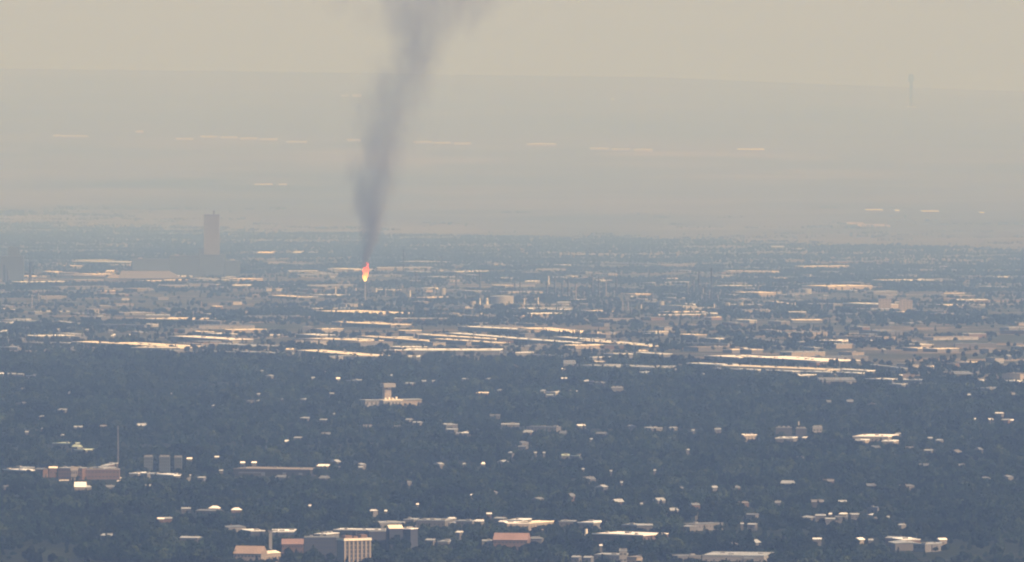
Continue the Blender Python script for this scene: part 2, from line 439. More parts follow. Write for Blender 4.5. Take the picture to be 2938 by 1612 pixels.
# lines: region x0 y0 x1 y1 (front roof edge), thickness of roof, height, roof, wall, style, name | label | short name
CATALOG = '''
A 565 393 950 397 12 8 pale wgrey f warehouse | long pale grey roof just below the hazy left treeline, left of the grey hip-roofed shed | long pale hazy roof
A 1930 328 2050 328 20 10 cream wbrick f warehouse | cream roofed shed with reddish wall, largest of the row left of the flame | cream roof with reddish wall
A 2200 326 2272 326 12 7 white wgrey f shed
A 2330 325 2345 325 9 6 pale wgrey f shed
A 2367 325 2400 324 8 6 pale wgrey f shed
A 2090 405 2260 408 7 7 grey wgrey f shed
A 80 498 205 501 8 6 cream wgrey f shed
A 75 518 105 520 7 5 pale wgrey f shed
A 315 464 430 470 9 7 cream wtan f shed
A 440 474 560 478 7 7 tan wtan f shed
A 385 492 800 499 16 7 tan wtan f warehouse | wide tan roof left of and just above the grey hip-roofed shed | wide tan roof
A 570 484 700 486 8 9 cream wtan f shed
A 790 466 845 466 9 8 cream wtan f shed
A 1045 534 1115 536 8 6 cream wgrey f shed
A 1180 530 1248 531 8 6 cream wgrey f shed
A 1400 516 1660 524 8 7 pale wgrey f warehouse
A 1690 514 1770 508 7 7 pale wgrey f shed
A 1740 573 1890 573 8 7 white wgrey f warehouse | thin bright white roof standing alone right of the grey hip-roofed shed | thin lone white roof
A 2240 478 2490 481 7 6 pale wgrey f warehouse
A 2480 512 2510 512 8 5 pale wgrey f shed
A 2010 646 2230 652 8 7 cream wgrey f warehouse
A 2250 653 2310 654 7 6 pale wgrey f shed
A 2325 640 2515 643 8 8 white wgrey f warehouse | bright white roof left of the flare, ending at a pale upright column | white roof by the flare
A 1855 638 1875 638 10 5 white wgrey f shed
A 1640 582 1665 584 6 5 pale wgrey f shed
B -213 762 270 772 20 9 cream wtan f warehouse | broad cream shed with ragged front edge, below the flame | broad cream shed
A 1045 822 1400 825 15 8 cream wgrey f warehouse | cream roof with a dark notch at its left end, below the grey hip-roofed shed | notched cream roof
A 1090 796 1270 796 7 7 pale wgrey f shed
A 1525 782 1575 785 8 6 pale wgrey f shed
A 640 720 670 721 7 5 pale wgrey f shed
A 722 722 750 723 7 5 pale wgrey f shed
A 0 752 28 752 9 5 white wgrey f shed
A 110 754 160 753 10 5 white wgrey f shed
A 258 763 282 764 13 5 white wgrey f shed
A 394 764 412 765 12 5 white wgrey f shed
A 525 778 590 780 6 5 pale wgrey f shed
A 655 784 690 785 7 5 pale wgrey f shed
A 733 804 760 804 8 5 pale wgrey f shed
A 0 830 280 837 8 7 pale wgrey f warehouse
A 415 838 660 853 7 7 pale wgrey f warehouse
A 48 858 76 858 14 5 white wgrey f shed
A 1270 951 1720 964 13 9 blaze wgrey f warehouse | bright white long roof above the cream warehouse row, left side | bright left roof
A 1525 928 1650 932 11 9 white wgrey f warehouse
A 1900 943 1936 944 12 6 blaze wgrey f shed
A 0 919 32 919 11 6 white wgrey f shed
A 420 928 520 932 10 6 pale wgrey f shed
A 415 903 435 903 8 5 pale wgrey f shed
A 635 905 665 905 8 5 pale wgrey f shed
A 810 910 840 910 6 5 pale wgrey f shed
A 830 950 848 950 14 5 white wgrey f shed
A 947 952 966 952 14 5 white wgrey f shed
A 985 917 1040 920 7 5 pale wgrey f shed
A 2140 698 2300 700 6 5 grey wgrey f shed
A 540 992 725 998 12 8 cream wtan f warehouse | left and shorter of two cream warehouses along the upper wood edge | short cream edge warehouse
A 740 1002 1280 1018 19 9 cream wtan f warehouse | long cream warehouse on the upper edge of the wood, left of centre | long cream edge warehouse
A 1290 1006 1510 1010 8 8 tan wgrey f warehouse
A 1540 1005 1890 1016 12 7 pale wgrey f warehouse | pale broken roof row between the cream edge warehouses | pale broken roof row
A 1930 1021 2010 1024 9 6 pale wgrey f shed
A 2090 1024 2140 1027 8 6 pale wgrey f shed
B -420 1052 -365 1052 8 7 cream wgrey f shed
B -349 1056 275 1088 19 9 cream wtan f warehouse | long cream ragged warehouse at the wood edge, below the broad cream shed | ragged cream warehouse
B 0 1104 270 1108 8 6 tan wtan f shed
A 1300 1057 1360 1056 8 6 pale wgrey f shed
A 1520 1062 1700 1070 10 6 grey wgrey f warehouse
A 1740 1066 2130 1076 8 6 pale wgrey f warehouse
A 2220 936 2375 940 10 9 white wgrey f warehouse
B -300 969 130 978 12 9 cream wtan f warehouse | cream roof directly above the ragged cream warehouse | upper cream warehouse
B 0 998 130 1000 16 7 tan wgrey f shed
B 0 850 370 858 11 9 cream wgrey f warehouse | thin cream roof right below the broad cream shed | thin cream roof
A 2490 843 2563 845 8 7 cream wgrey f shed
A 0 960 60 962 9 6 grey wgrey f shed
A 0 1032 130 1034 7 6 pale wgrey f shed
A 165 1000 290 1002 11 6 grey wgrey f shed
A 410 999 520 1003 8 6 pale wgrey f shed
A 0 1237 25 1237 10 7 white wgrey g house
A 60 1238 118 1238 9 7 pale wgrey g house
A 125 1240 175 1241 8 7 pale wgrey g house
A 195 1247 270 1249 14 8 pale wgrey f school | pale flat roofed building at left edge, alone among trees below the cream warehouses | pale building in left wood
A 203 1272 230 1273 10 6 pale wgrey g house
A 2525 1274 2550 1274 12 6 blaze wpale g house
A 2340 1268 2362 1268 9 6 pale wpale g house
A 2440 1222 2456 1222 7 6 pale wpale g house
A 1960 1215 1978 1215 7 6 pale wgrey g house
A 2035 1252 2060 1250 8 6 pale wgrey g house
A 2475 1385 2500 1385 8 6 pale wgrey g house
A 1930 1390 1950 1390 8 6 pale wgrey g house
B 400 391 670 394 8 8 pale wgrey f warehouse
B 475 464 665 471 8 8 pale wgrey f warehouse
B 740 466 762 466 10 7 white wgrey f shed
B 780 468 890 469 11 8 white wgrey f warehouse | small bright white roof in two pieces, upper right of the flame | bright two-piece roof
B 900 487 1005 493 10 7 grey wgrey f shed
B 585 505 735 508 10 7 pale wgrey f warehouse
B 1175 516 1245 518 9 7 pale wgrey f shed
B 1450 541 1490 538 11 7 white wgrey f shed
B 1725 517 1825 518 8 7 grey wgrey f warehouse
B 2240 551 2330 552 9 7 pale wgrey f warehouse
B 2420 544 2600 547 8 7 pale wgrey f warehouse
B 870 611 1000 613 6 6 pale wgrey f shed
B 385 606 450 605 7 6 white wgrey f shed
B 525 661 645 662 9 7 cream wgrey f warehouse | small cream roof right of the flare beside a pale post | small cream flare shed
B 500 692 620 694 6 6 tan wgrey f shed
B 1275 743 1435 746 9 7 white wgrey f warehouse | white roof under the pale round storage tank | white roof by tank
B 1505 748 1590 750 9 7 white wgrey f shed
B 1615 746 1650 747 8 6 pale wgrey f shed
B 1620 700 1720 700 7 7 pale wgrey f shed
B 1790 712 1850 712 6 6 grey wgrey f shed
B 2175 658 2200 658 9 5 white wgrey f shed
B 2415 662 2500 664 9 6 pale wgrey f shed
B 2265 696 2360 697 6 6 pale wgrey f shed
B 2385 768 2500 770 14 7 cream wgrey f shed
B 2525 708 2600 710 8 6 pale wgrey f shed
B 2395 722 2560 724 6 15 pale wpale f warehouse
B 1040 788 1058 788 8 5 white wgrey f shed
B 400 820 425 820 7 5 white wgrey f shed
B 875 879 1320 890 10 9 white wgrey f warehouse | white thin roof joining the left end of the deep cream roof | thin white roof
B 1320 889 1825 911 25 9 cream wtan f warehouse | deep cream roof, topmost of the long roofs in the middle | deep cream roof
B 1820 930 1985 935 14 8 tan wgrey f warehouse
B 2010 931 2070 931 7 6 pale wgrey f shed
B 955 852 1035 853 7 6 grey wgrey f shed
B 1310 855 1450 858 7 6 grey wgrey f shed
B 1195 845 1245 847 8 5 pale wgrey f shed
B 440 930 540 932 7 6 tan wgrey f shed
B 550 936 572 937 11 7 white wgrey f shed
B 780 928 1560 957 10 9 white wgrey f warehouse | upper left of the four long white parallel roofs in the middle | upper left long roof
B 1600 956 2340 990 10 9 white wgrey f warehouse | upper right of the four long white parallel roofs in the middle | upper right long roof
B 580 941 1150 958 10 9 cream wgrey f warehouse | lower left of the four long parallel roofs in the middle | lower left long roof
B 1165 961 1720 981 10 9 white wgrey f warehouse | lower middle of the long white parallel roofs in the middle | lower middle long roof
B 1775 983 2310 1006 9 8 cream wgrey f warehouse | lower right of the long parallel roofs in the middle, partly broken | lower right long roof
B 120 950 650 970 11 9 cream wgrey f warehouse | long cream roof running down to the right from above the ragged cream warehouse | long descending roof
B 660 971 1140 987 10 9 cream wgrey f warehouse
B 460 1057 1185 1058 12 8 white wgrey f warehouse | straight white roof just above the wood edge at the centre | straight white centre roof
B 1240 1074 1290 1075 10 7 white wgrey f shed
B 503 1106 525 1106 10 5 white wgrey f shed
B 563 1106 587 1106 10 5 white wgrey f shed
B 935 1025 970 1025 32 9 tan wtan f shed
B 1140 1025 1220 1028 30 7 grey wgrey f shed
B 1670 1162 1760 1162 30 9 grey wpale f warehouse
B 1765 1168 2050 1178 20 8 pale wpale f warehouse | pale low building row at the wood edge, right of centre | pale wood-edge row
B 2165 1182 2350 1187 20 8 pale wpale f warehouse
B 2385 1184 2490 1188 14 7 pale wgrey f warehouse
B 1970 1082 2095 1085 8 7 white wgrey f shed
B 2170 1073 2385 1081 8 8 white wgrey f warehouse
B 1400 1090 1660 1098 5 6 grey wgrey f warehouse
B 1640 1050 1700 1052 6 5 grey wgrey f shed
B 1810 1290 1845 1293 12 7 white wgrey g house
B 1850 1300 1960 1303 8 7 grey wgrey f school
B 1535 1370 1605 1372 16 9 white wpale f school | small white block building in the wood right of the white stepped building | small white block
B 1488 1366 1520 1368 14 7 pale wpale g house
B 1540 1396 1590 1396 8 6 pale wgrey g house
B 1010 1380 1090 1381 8 7 cream wbrick g house
B 1165 1358 1190 1360 7 6 pale wgrey g house
B 1650 1272 1664 1272 8 6 white wgrey g house
B 1678 1272 1692 1272 8 6 white wgrey g house
B 900 1275 940 1276 8 6 pale wgrey g house
B 1080 1273 1105 1276 8 6 pale wgrey g house
B 25 1282 150 1285 10 7 pale wgrey f school | pale flat roof in the wood left of the white stepped building | pale wood roof
B 370 1250 385 1250 10 6 pale wgrey g house
B 680 1292 700 1292 7 6 pale wgrey g house
B 605 1292 635 1292 7 6 pale wgrey g house
B 470 1308 530 1309 6 6 pale wgrey g house
B 2230 1222 2285 1230 8 6 pale wgrey g house
B 1640 1200 1660 1200 7 6 white wgrey g house
C 665 283 765 283 14 9 pale wgrey f warehouse | small pale roof standing alone on the upper treeline, right side | lone treeline roof
C 885 300 905 296 10 6 pale wgrey f shed
C 1155 97 1228 102 9 9 peach wtan f warehouse | left piece of a pinkish pair of roofs on the far plain | left pinkish roof
C 1225 113 1310 116 9 9 peach wtan f warehouse | right piece of a pinkish pair of roofs on the far plain | right pinkish roof
C 1430 122 1470 122 5 7 peach wtan f shed
C 1530 124 1558 124 6 7 peach wtan f shed
C 1400 530 1522 532 13 8 white wgrey f warehouse | left of two short bright white roofs below the upper right treeline | left short white roof
C 1548 528 1700 531 11 8 white wgrey f warehouse | right of two short bright white roofs below the upper right treeline | right short white roof
C 1775 528 1807 528 8 6 white wgrey f shed
C 1820 527 2020 525 5 6 grey wgrey f warehouse
C 2030 514 2180 518 5 6 grey wgrey f warehouse
C 890 573 1085 576 18 16 cream wtan f hall | tall cream roofed hall with a pale wall, right of the masts | tall cream hall
C 1125 606 1265 609 10 7 pale wgrey f warehouse
C 1135 548 1305 550 6 6 grey wgrey f shed
C 310 576 470 579 8 7 grey wgrey f warehouse
C 275 553 375 554 6 6 grey wgrey f shed
C 640 581 780 582 6 6 grey wgrey f shed
C 330 640 390 643 8 7 pale wgrey f shed
C 410 666 610 686 12 7 tan wtan f warehouse
C 640 689 835 701 8 8 cream wgrey f warehouse | cream roof descending right beside the dark thin mast | cream roof by mast
C 710 638 780 642 8 6 pale wgrey f shed
C 1060 650 1095 650 7 7 pale wgrey f shed
C 1200 703 1465 708 10 16 white wtan f warehouse | long beige block with a bright white roof, right of the masts | beige white-topped block
C 0 708 85 713 9 7 white wgrey f shed
C 890 708 1090 710 6 6 pale wgrey f shed
C 145 782 190 782 7 6 pale wgrey f shed
C 210 784 260 784 9 6 white wgrey f shed
C 1895 714 1985 717 12 7 blaze wgrey f warehouse | short blazing white roof right of the beige blocks | short blazing roof
C 2180 716 2232 717 9 6 pale wgrey f shed
C 2485 719 2535 720 8 6 pale wgrey f shed
C 2190 577 2490 584 8 7 pale wgrey f warehouse | long pale roof at upper right near the picture edge | long pale right roof
C 2105 582 2180 586 7 6 grey wgrey f shed
C 905 822 985 824 6 6 grey wgrey f shed
C 1650 850 1705 852 6 5 pale wgrey f shed
C 1545 856 1590 856 6 5 pale wgrey f shed
C 1760 848 1795 848 8 5 pale wgrey f shed
C 1270 935 1400 938 12 7 grey wgrey f warehouse
C 1320 905 1480 910 18 9 grey wgrey f warehouse
C 2375 886 2447 887 8 6 pale wgrey f shed
C 160 967 268 970 8 7 white wgrey f shed
C 990 983 1190 986 15 8 blaze wgrey f warehouse | blazing white flat roof alone above the blazing pair, right of centre | lone blazing roof
C 405 962 530 966 8 6 grey wgrey f shed
C 530 975 720 985 10 7 grey wgrey f warehouse
C 820 992 875 993 6 5 pale wgrey f shed
C 660 1022 725 1028 8 6 pale wgrey f shed
C 905 1034 985 1037 6 6 pale wgrey f shed
C 430 1038 460 1042 10 6 white wgrey f shed
C 160 1098 420 1108 23 9 blaze wgrey f warehouse | shorter left one of two blazing white roofs in a line | short blazing pair roof
C 466 1107 1030 1129 24 9 blaze wgrey f warehouse | longer right one of two blazing white roofs in a line | long blazing pair roof
C 1650 1036 1760 1040 11 6 cream wgrey f warehouse
C 1800 1044 1910 1046 11 6 cream wgrey f warehouse | cream roof near the lower wood edge, far right, right one of a close pair | right cream pair roof
C 1505 1056 1530 1056 12 6 pale wgrey f shed
C 0 1030 115 1034 26 8 tan wgrey f warehouse
C 0 1154 300 1163 8 7 white wgrey f warehouse
C 240 1172 1080 1199 13 8 cream wtan f warehouse | very long cream roof below the blazing pair, at the wood edge | very long cream roof
C 1090 1198 1380 1210 8 7 white wgrey f warehouse
C 195 1191 280 1194 7 5 pale wgrey f shed
C 340 1197 560 1204 6 5 white wgrey f warehouse
C 620 1207 820 1214 6 5 white wgrey f warehouse
C 880 1217 1110 1222 6 5 white wgrey f warehouse
C 1150 1222 1310 1228 6 5 white wgrey f warehouse
C 870 1247 1000 1240 8 6 white wgrey f warehouse
C 1380 1162 1660 1187 7 6 pale wgrey f warehouse
C 1365 1270 1570 1277 9 7 white wgrey f warehouse | white roof on the wood edge right of a grey flat building | white wood-edge roof
C 1030 1284 1300 1284 22 8 grey wpale f warehouse
C 1530 1308 1640 1314 24 7 pale wgrey f warehouse
C 1650 1280 1790 1283 9 6 pale wgrey f shed
C 2040 1237 2175 1237 22 8 grey wgrey f warehouse
C 2160 1282 2250 1284 9 6 white wgrey f shed
C 2370 1285 2520 1290 10 6 white wgrey f warehouse
C 2395 1232 2530 1235 8 15 tan wtan f hall | tan walled building at the far right edge of the wood | tan hall at right
C 2170 1340 2300 1344 20 6 grey wgrey f warehouse
C 2540 1296 2600 1298 7 6 white wgrey f shed
C 2340 395 2360 395 6 6 pale wgrey f shed
C 2240 395 2256 395 6 6 pale wgrey f shed
C 1800 432 1870 434 9 6 pale wgrey f shed
C 1965 430 2005 428 8 6 pale wgrey f shed
C 520 513 550 513 6 5 pale wgrey f shed
C 575 577 588 577 8 5 white wgrey f shed
C 2440 1102 2465 1102 10 6 pale wgrey f shed
C 2380 1155 2405 1155 10 6 pale wgrey f shed
C 135 1240 160 1240 7 6 pale wgrey g house
C 1625 1250 1645 1250 9 6 white wgrey g house
D 20 698 195 708 11 8 white wgrey f school | white flat roof at the left edge, level with the brick school | white left-edge roof
D 75 684 175 687 8 9 pale wgrey f school
D 370 692 430 692 14 10 cream wbrick g house
D 265 700 325 702 12 9 grey wbrick g house
D 650 684 780 688 9 11 pale wbrick f school
D 800 672 890 650 8 11 pale wbrick f house
D 975 727 1040 728 9 7 white wgrey f house
D 1060 728 1110 730 8 7 pale wgrey f house
D 1135 733 1310 744 12 7 white wgrey f school | white low roof in front of the three grey-brown apartment blocks | white roof before apartments
D 1410 623 1446 623 12 7 blaze wgrey g house
D 1620 609 1650 609 10 7 white wgrey g house
D 1815 653 1845 653 12 9 blaze wgrey g house
D 1900 653 1932 653 12 9 blaze wgrey g house
D 1760 692 2340 702 15 8 tan wdark f school | long low tan roof left of centre in the wood | long low tan roof
D 1800 722 2320 726 4 4 grey wdark f school
D 2390 676 2465 678 16 8 blaze wbrick g house | blazing white gabled roof at the right end of the long low tan roof | blazing gable roof
D 1490 764 1535 765 7 7 pale wgrey g house
D 1655 712 1680 712 8 6 pale wgrey g house
D 395 500 530 503 7 7 mint wgrey f school
D 540 530 582 532 18 9 mint wgrey g house | pale mint roof among trees above the brick school | pale mint roof
D 560 549 640 551 8 7 mint wgrey f house
D 1475 1012 1640 1016 8 6 grey wgrey g house
D 1575 994 1645 995 20 8 blaze wgrey h house | left one of two white hipped roofs close together in the lower left wood | left white hipped roof
D 1745 1007 1820 1007 18 8 blaze wbrick h house | right one of two white hipped roofs close together in the lower left wood | right white hipped roof
D 1370 998 1435 998 5 6 pale wgrey g house
D 1187 1076 1235 1076 12 8 blaze wbrick g house
D 1238 1072 1295 1072 9 8 pale wbrick g house | pale roofed house with reddish wall, left of the hipped white roofs | reddish walled house
D 1355 1217 1490 1219 11 8 pale wgrey g house | pale roofed low house below the reddish walled house | pale low house
D 1890 1162 2000 1160 12 9 white wslate f school
D 2045 1168 2230 1168 16 9 white wslate f school | white edged roof behind the salmon roofed house at the bottom | white roof behind salmon
D 1905 1354 1975 1356 12 6 white wgrey g house
D 2215 463 2265 464 7 6 pale wgrey g house
D 2150 491 2175 491 13 6 white wgrey g house
D 2260 313 2320 316 6 6 pale wgrey g house
D 2410 327 2460 328 7 6 pale wgrey g house
D 295 303 328 304 9 6 pale wbrick g house
D 310 395 345 396 8 6 pale wbrick g house
D 190 420 212 420 9 6 pale wgrey g house
D 435 250 490 252 7 6 pale wgrey g house
D 455 443 480 444 7 6 pale wgrey g house
D 1595 222 1620 223 9 6 pale wgrey g house
D 1930 185 1952 187 11 7 pale wgrey g house
D 2120 172 2150 174 10 6 pale wgrey g house
D 2265 170 2315 176 11 7 pale wgrey g house
D 2485 130 2512 131 9 6 pale wgrey g house
D 1860 186 1890 187 7 6 grey wgrey g house
D 2515 285 2532 285 8 6 pale wgrey g house
D 180 203 218 200 7 6 grey wgrey g house
D 1290 132 1303 132 7 6 pale wgrey g house
D 2330 978 2344 978 10 6 white wgrey g house
D 30 832 60 832 8 6 grey wgrey g house
D 545 715 575 716 8 6 pale wgrey g house
D 1725 1140 1855 1132 8 7 grey wgrey g house
E -60 1152 340 1158 9 12 white wslate f school | broad white roof behind the tan window tower at the bottom | broad white roof
E 285 1100 480 1094 8 8 pale wgrey f school
E 470 1075 545 1076 8 8 pale wgrey f school
E 565 1080 780 1083 11 9 pale wgrey f school | pale roof left of the white dome row, lower middle | pale roof lower middle
E 800 1072 835 1073 10 9 white wgrey g house
E 840 1086 985 1089 7 7 pale wgrey f school
E 715 1100 815 1102 7 6 pale wgrey f school
E 1000 1092 1050 1094 16 8 white wgrey g house
E 1095 1038 1130 1038 8 9 white wbrick g house
E 1150 1070 1215 1072 9 7 pale wgrey g house
E 1185 1096 1225 1097 9 7 white wgrey g house
E 1250 1079 1360 1081 12 9 white wgrey f school
E 1245 1105 1420 1104 10 8 blaze wtan f school
E 1420 1103 1600 1088 12 8 cream wtan f school | bright cream roof climbing to the right, lower middle, above the salmon roof | climbing cream roof
E 1640 1090 1750 1091 7 7 pale wgrey f school
E 1780 1097 1900 1100 15 8 white wgrey f school | white roof at the right end of the lower middle roof row | right end row roof
E 1890 1182 2275 1196 22 10 blaze wbrick f warehouse | blazing cream-white flat roof, lower right of the salmon roof | blazing lower roof
E 1400 1224 1510 1225 18 9 grey wgrey h house
E 2100 1114 2230 1118 9 7 pale wgrey f school
E 2230 1124 2350 1124 14 7 pale wgrey g house | pale gabled roof above the blazing lower roof, to its right | pale gable lower right
E 860 1176 890 1177 11 7 white wgrey g house
E 630 1234 690 1236 9 6 pale wgrey g house
E 725 1241 800 1242 8 7 pale wgrey f house
E 1060 1238 1135 1238 8 8 pale wgrey f house
E 1895 1340 2095 1344 12 7 pale wgrey f school
E 2140 1360 2225 1362 20 10 tan wtan f school | tan flat roofed block at the bottom edge, right of centre | tan bottom block
E 1735 1363 1790 1364 9 6 pale wgrey g house
E 1825 1366 1880 1367 11 6 pale wgrey g house
E 1948 1278 1962 1278 10 6 white wgrey g house
E 790 361 875 360 8 8 pale wgrey f house
E 870 424 957 425 10 8 white wgrey f school | bright white roof in the wood right of centre, largest of a small cluster | bright wood roof
E 785 399 850 401 7 6 pale wgrey g house
E 1205 360 1340 360 8 8 pale wgrey f school
E 1395 377 1620 380 5 6 grey wgrey f school
E 1785 372 1840 371 11 7 white wgrey g house | white roof in the mid wood, right of centre, level with the bright wood roof | white mid-wood roof
E 1870 475 1895 475 9 6 pale wgrey g house
E 2160 373 2200 374 9 6 pale wgrey g house
E 2335 386 2420 384 6 6 pale wgrey f school
E 2470 388 2510 389 6 6 pale wgrey g house
E 1330 530 1390 531 7 6 grey wgrey g house
E 740 662 775 660 12 7 pale wgrey g house
E 1055 661 1081 661 16 7 blaze wgrey h house | tiny blazing white roof alone in the middle of the wood | tiny lone white roof
E 915 662 932 662 9 6 pale wgrey g house
E 1660 592 1720 592 7 6 mint wgrey f house
E 1730 594 1795 596 8 6 mint wgrey f house
E 145 665 185 662 9 6 pale wgrey g house
E 130 686 160 686 6 6 pale wgrey g house
E 490 800 535 798 8 6 grey wgrey g house
E 1255 574 1285 576 7 6 pale wgrey g house
E 1455 578 1470 578 7 6 pale wgrey g house
E 1520 578 1535 578 7 6 pale wgrey g house
E 1815 702 1828 702 8 6 pale wgrey g house
E 2026 716 2040 716 8 6 pale wgrey g house
E 2355 711 2370 711 8 6 pale wgrey g house
E 2105 802 2120 802 8 6 pale wgrey g house
E 976 897 990 897 11 6 white wgrey g house
E 565 967 580 967 11 6 white wgrey g house
E 210 1013 238 1014 9 6 white wgrey g house
E 326 1017 340 1017 9 6 white wgrey g house
E 2255 963 2268 963 8 6 pale wgrey g house
E 480 325 510 326 8 6 pale wgrey g house
E 535 347 590 348 7 6 pale wgrey g house
E 1120 295 1195 295 7 6 grey wgrey g house
E 1360 500 1410 497 8 6 grey wgrey g house
F 460 440 555 437 13 8 blaze wtan f school | blazing roof left in the row of roofs across the right wood | left blazing row roof
F 695 463 832 464 10 8 white wgrey f school | white thin roof between two blazing roofs in the right wood | white middle row roof
F 895 463 918 464 11 6 white wgrey g house
F 1280 449 1545 452 16 9 blaze wtan f school | blazing white roof with lower side wings in the right wood | blazing winged roof
F 1275 478 1370 479 8 6 white wtan f house
F 1487 486 1588 487 9 6 white wtan f house
F 1605 434 1640 434 8 7 pale wgrey g house
F 2350 278 2400 279 9 7 white wgrey g house | white roof nearest the right edge in the upper right wood | white upper right roof
F 2180 323 2205 323 11 6 white wgrey g house
F 2280 326 2315 327 12 6 white wgrey g house
F 2470 333 2492 333 11 6 white wgrey g house
F 2400 328 2450 329 6 6 pale wbrick g house
F 1845 466 1880 466 7 6 pale wgrey g house
F 1905 481 1935 482 8 6 pale wgrey g house
F 1815 558 1870 559 7 6 pale wgrey g house
F 65 408 85 408 9 6 pale wgrey g house
F 240 399 285 399 7 6 pale wgrey g house
F 20 556 45 556 8 6 pale wgrey g house
F 890 1060 960 1066 7 6 pale wgrey g house
F 1000 1050 1075 1050 10 8 pale wgrey g house | pale arched roof line in the lower right wood | pale arched roof
F 1075 1076 1145 1076 9 7 pale wgrey g house
F 1150 1062 1235 1062 7 6 grey wgrey g house
F 1395 1042 1440 1047 10 7 white wgrey g house
F 1100 1040 1120 1040 11 6 white wgrey g house
F 1177 1038 1215 1039 10 6 white wgrey g house
F 1262 1042 1325 1042 9 6 pale wgrey g house
F 1540 1063 1555 1063 9 6 pale wgrey g house
F 1620 1120 1645 1121 6 6 pale wgrey g house
F 980 1228 1042 1228 11 7 white wgrey g house | white low roof right of centre, above the bottom edge, left of the roof cluster | white low right roof
F 1330 1233 1372 1231 18 8 white wtan g house
F 1400 1236 1432 1236 10 6 pale wgrey g house
F 1525 1217 1640 1221 8 8 pale wbrick g house
F 1650 1228 1790 1226 13 9 white wbrick f school | white roof topping the roof cluster at lower right | cluster white roof
F 1735 1259 1825 1262 16 8 pale wgrey f school
F 1545 1246 1600 1258 9 7 pale wgrey g house
F 1840 1264 1880 1266 8 7 pale wgrey g house
F 1935 1233 1990 1232 15 7 blaze wtan g house | blazing white gable right of the roof cluster at lower right | blazing right gable
F 455 1366 575 1366 9 8 pale wgrey f school
F 145 1345 610 1350 26 10 pale wpale f school | broad pale grey roof at the bottom edge, right of centre | broad bottom grey roof
F -40 1352 135 1348 8 7 grey wgrey f school
F 1385 985 1465 988 7 8 grey wgrey f school
F 1660 828 1745 824 9 7 grey wgrey g house
F 85 1112 300 1102 8 7 grey wgrey f school
F 435 1114 455 1114 12 6 pale wgrey g house
F 485 1117 540 1118 6 6 pale wgrey g house
F 90 1040 110 1040 7 6 pale wgrey g house
F 455 1042 545 1044 6 6 grey wgrey g house
F 0 1130 50 1134 9 6 pale wgrey g house
G 455 634 655 640 4 14 white wpale f terminal | left bright line of low buildings far across the plain, left of the smoke | left far white line
G 400 633 440 633 3 12 white wpale f shed
G 1320 655 1445 661 4 14 white wpale f terminal
G 1505 640 2100 664 3 14 white wpale f terminal | longest pale line of low buildings far across the plain, left of the smoke | long far pale line
G 2150 676 2300 686 4 12 white wpale f shed
G 1910 998 2040 1000 4 9 white wpale f shed
G 2090 999 2150 1000 3 9 white wpale f shed
G 1020 605 1070 605 3 14 cream wtan f shed
H 250 1059 345 1060 4 14 white wpale f terminal
H 750 1073 1200 1089 3 14 white wpale f terminal | pale long far line just right of the smoke | far line right of smoke
H 1600 1089 1820 1093 4 14 white wpale f terminal
H 2075 1123 2564 1138 4 14 white wpale f terminal | bright long far line across the plain, right of centre | bright far right line
H 205 724 265 727 4 18 white wpale f hall | left one of two white specks of far halls left of the upper smoke | left far hall
H 295 724 355 727 4 18 white wpale f hall | right one of two white specks of far halls left of the upper smoke | right far hall
H 2235 753 2260 753 4 14 white wpale f shed
I 410 731 605 731 3 11 pale wwhite f terminal
I 1370 1184 1500 1188 4 8 pale wwhite f shed
I 1590 1191 1625 1192 4 8 pale wwhite f shed
I 1790 1194 1920 1198 4 8 pale wwhite f shed
I 2230 1208 2260 1208 4 8 pale wwhite f shed
'''
def far_line(u0, v0, u1, v1, h, roof, wall, name):
    n_ = max(1, min(7, int(abs(u1 - u0) / 18)))
    root = empty(name, at(u0, v0), 0)
    inv = root.location
    for i in range(n_):
        a, b = i / n_, (i + 1) / n_ - (.04 if n_ > 1 else 0)
        p = at(u0 + (u1 - u0) * a, v0 + (v1 - v0) * (a + b) / 2)
        q = at(u0 + (u1 - u0) * b, v0 + (v1 - v0) * (a + b) / 2)
        x0, x1, y0 = p.x - inv.x, q.x - inv.x, p.y - inv.y
        z0 = p.z - inv.z
        hh = h * random.uniform(.8, 1.15)
        MB().box(x0, x1, y0, y0 + 160, z0 - 8, z0 + hh - 1).build('wall', wall, root)
        MB().box(x0 - 1, x1 + 1, y0 - 1, y0 + 161, z0 + hh - 1, z0 + hh).build('roof', roof, root)
    return root
CATNAME = {'warehouse': 'warehouse', 'shed': 'shed', 'house': 'house', 'school': 'building', 'hall': 'hall', 'terminal': 'terminal'}
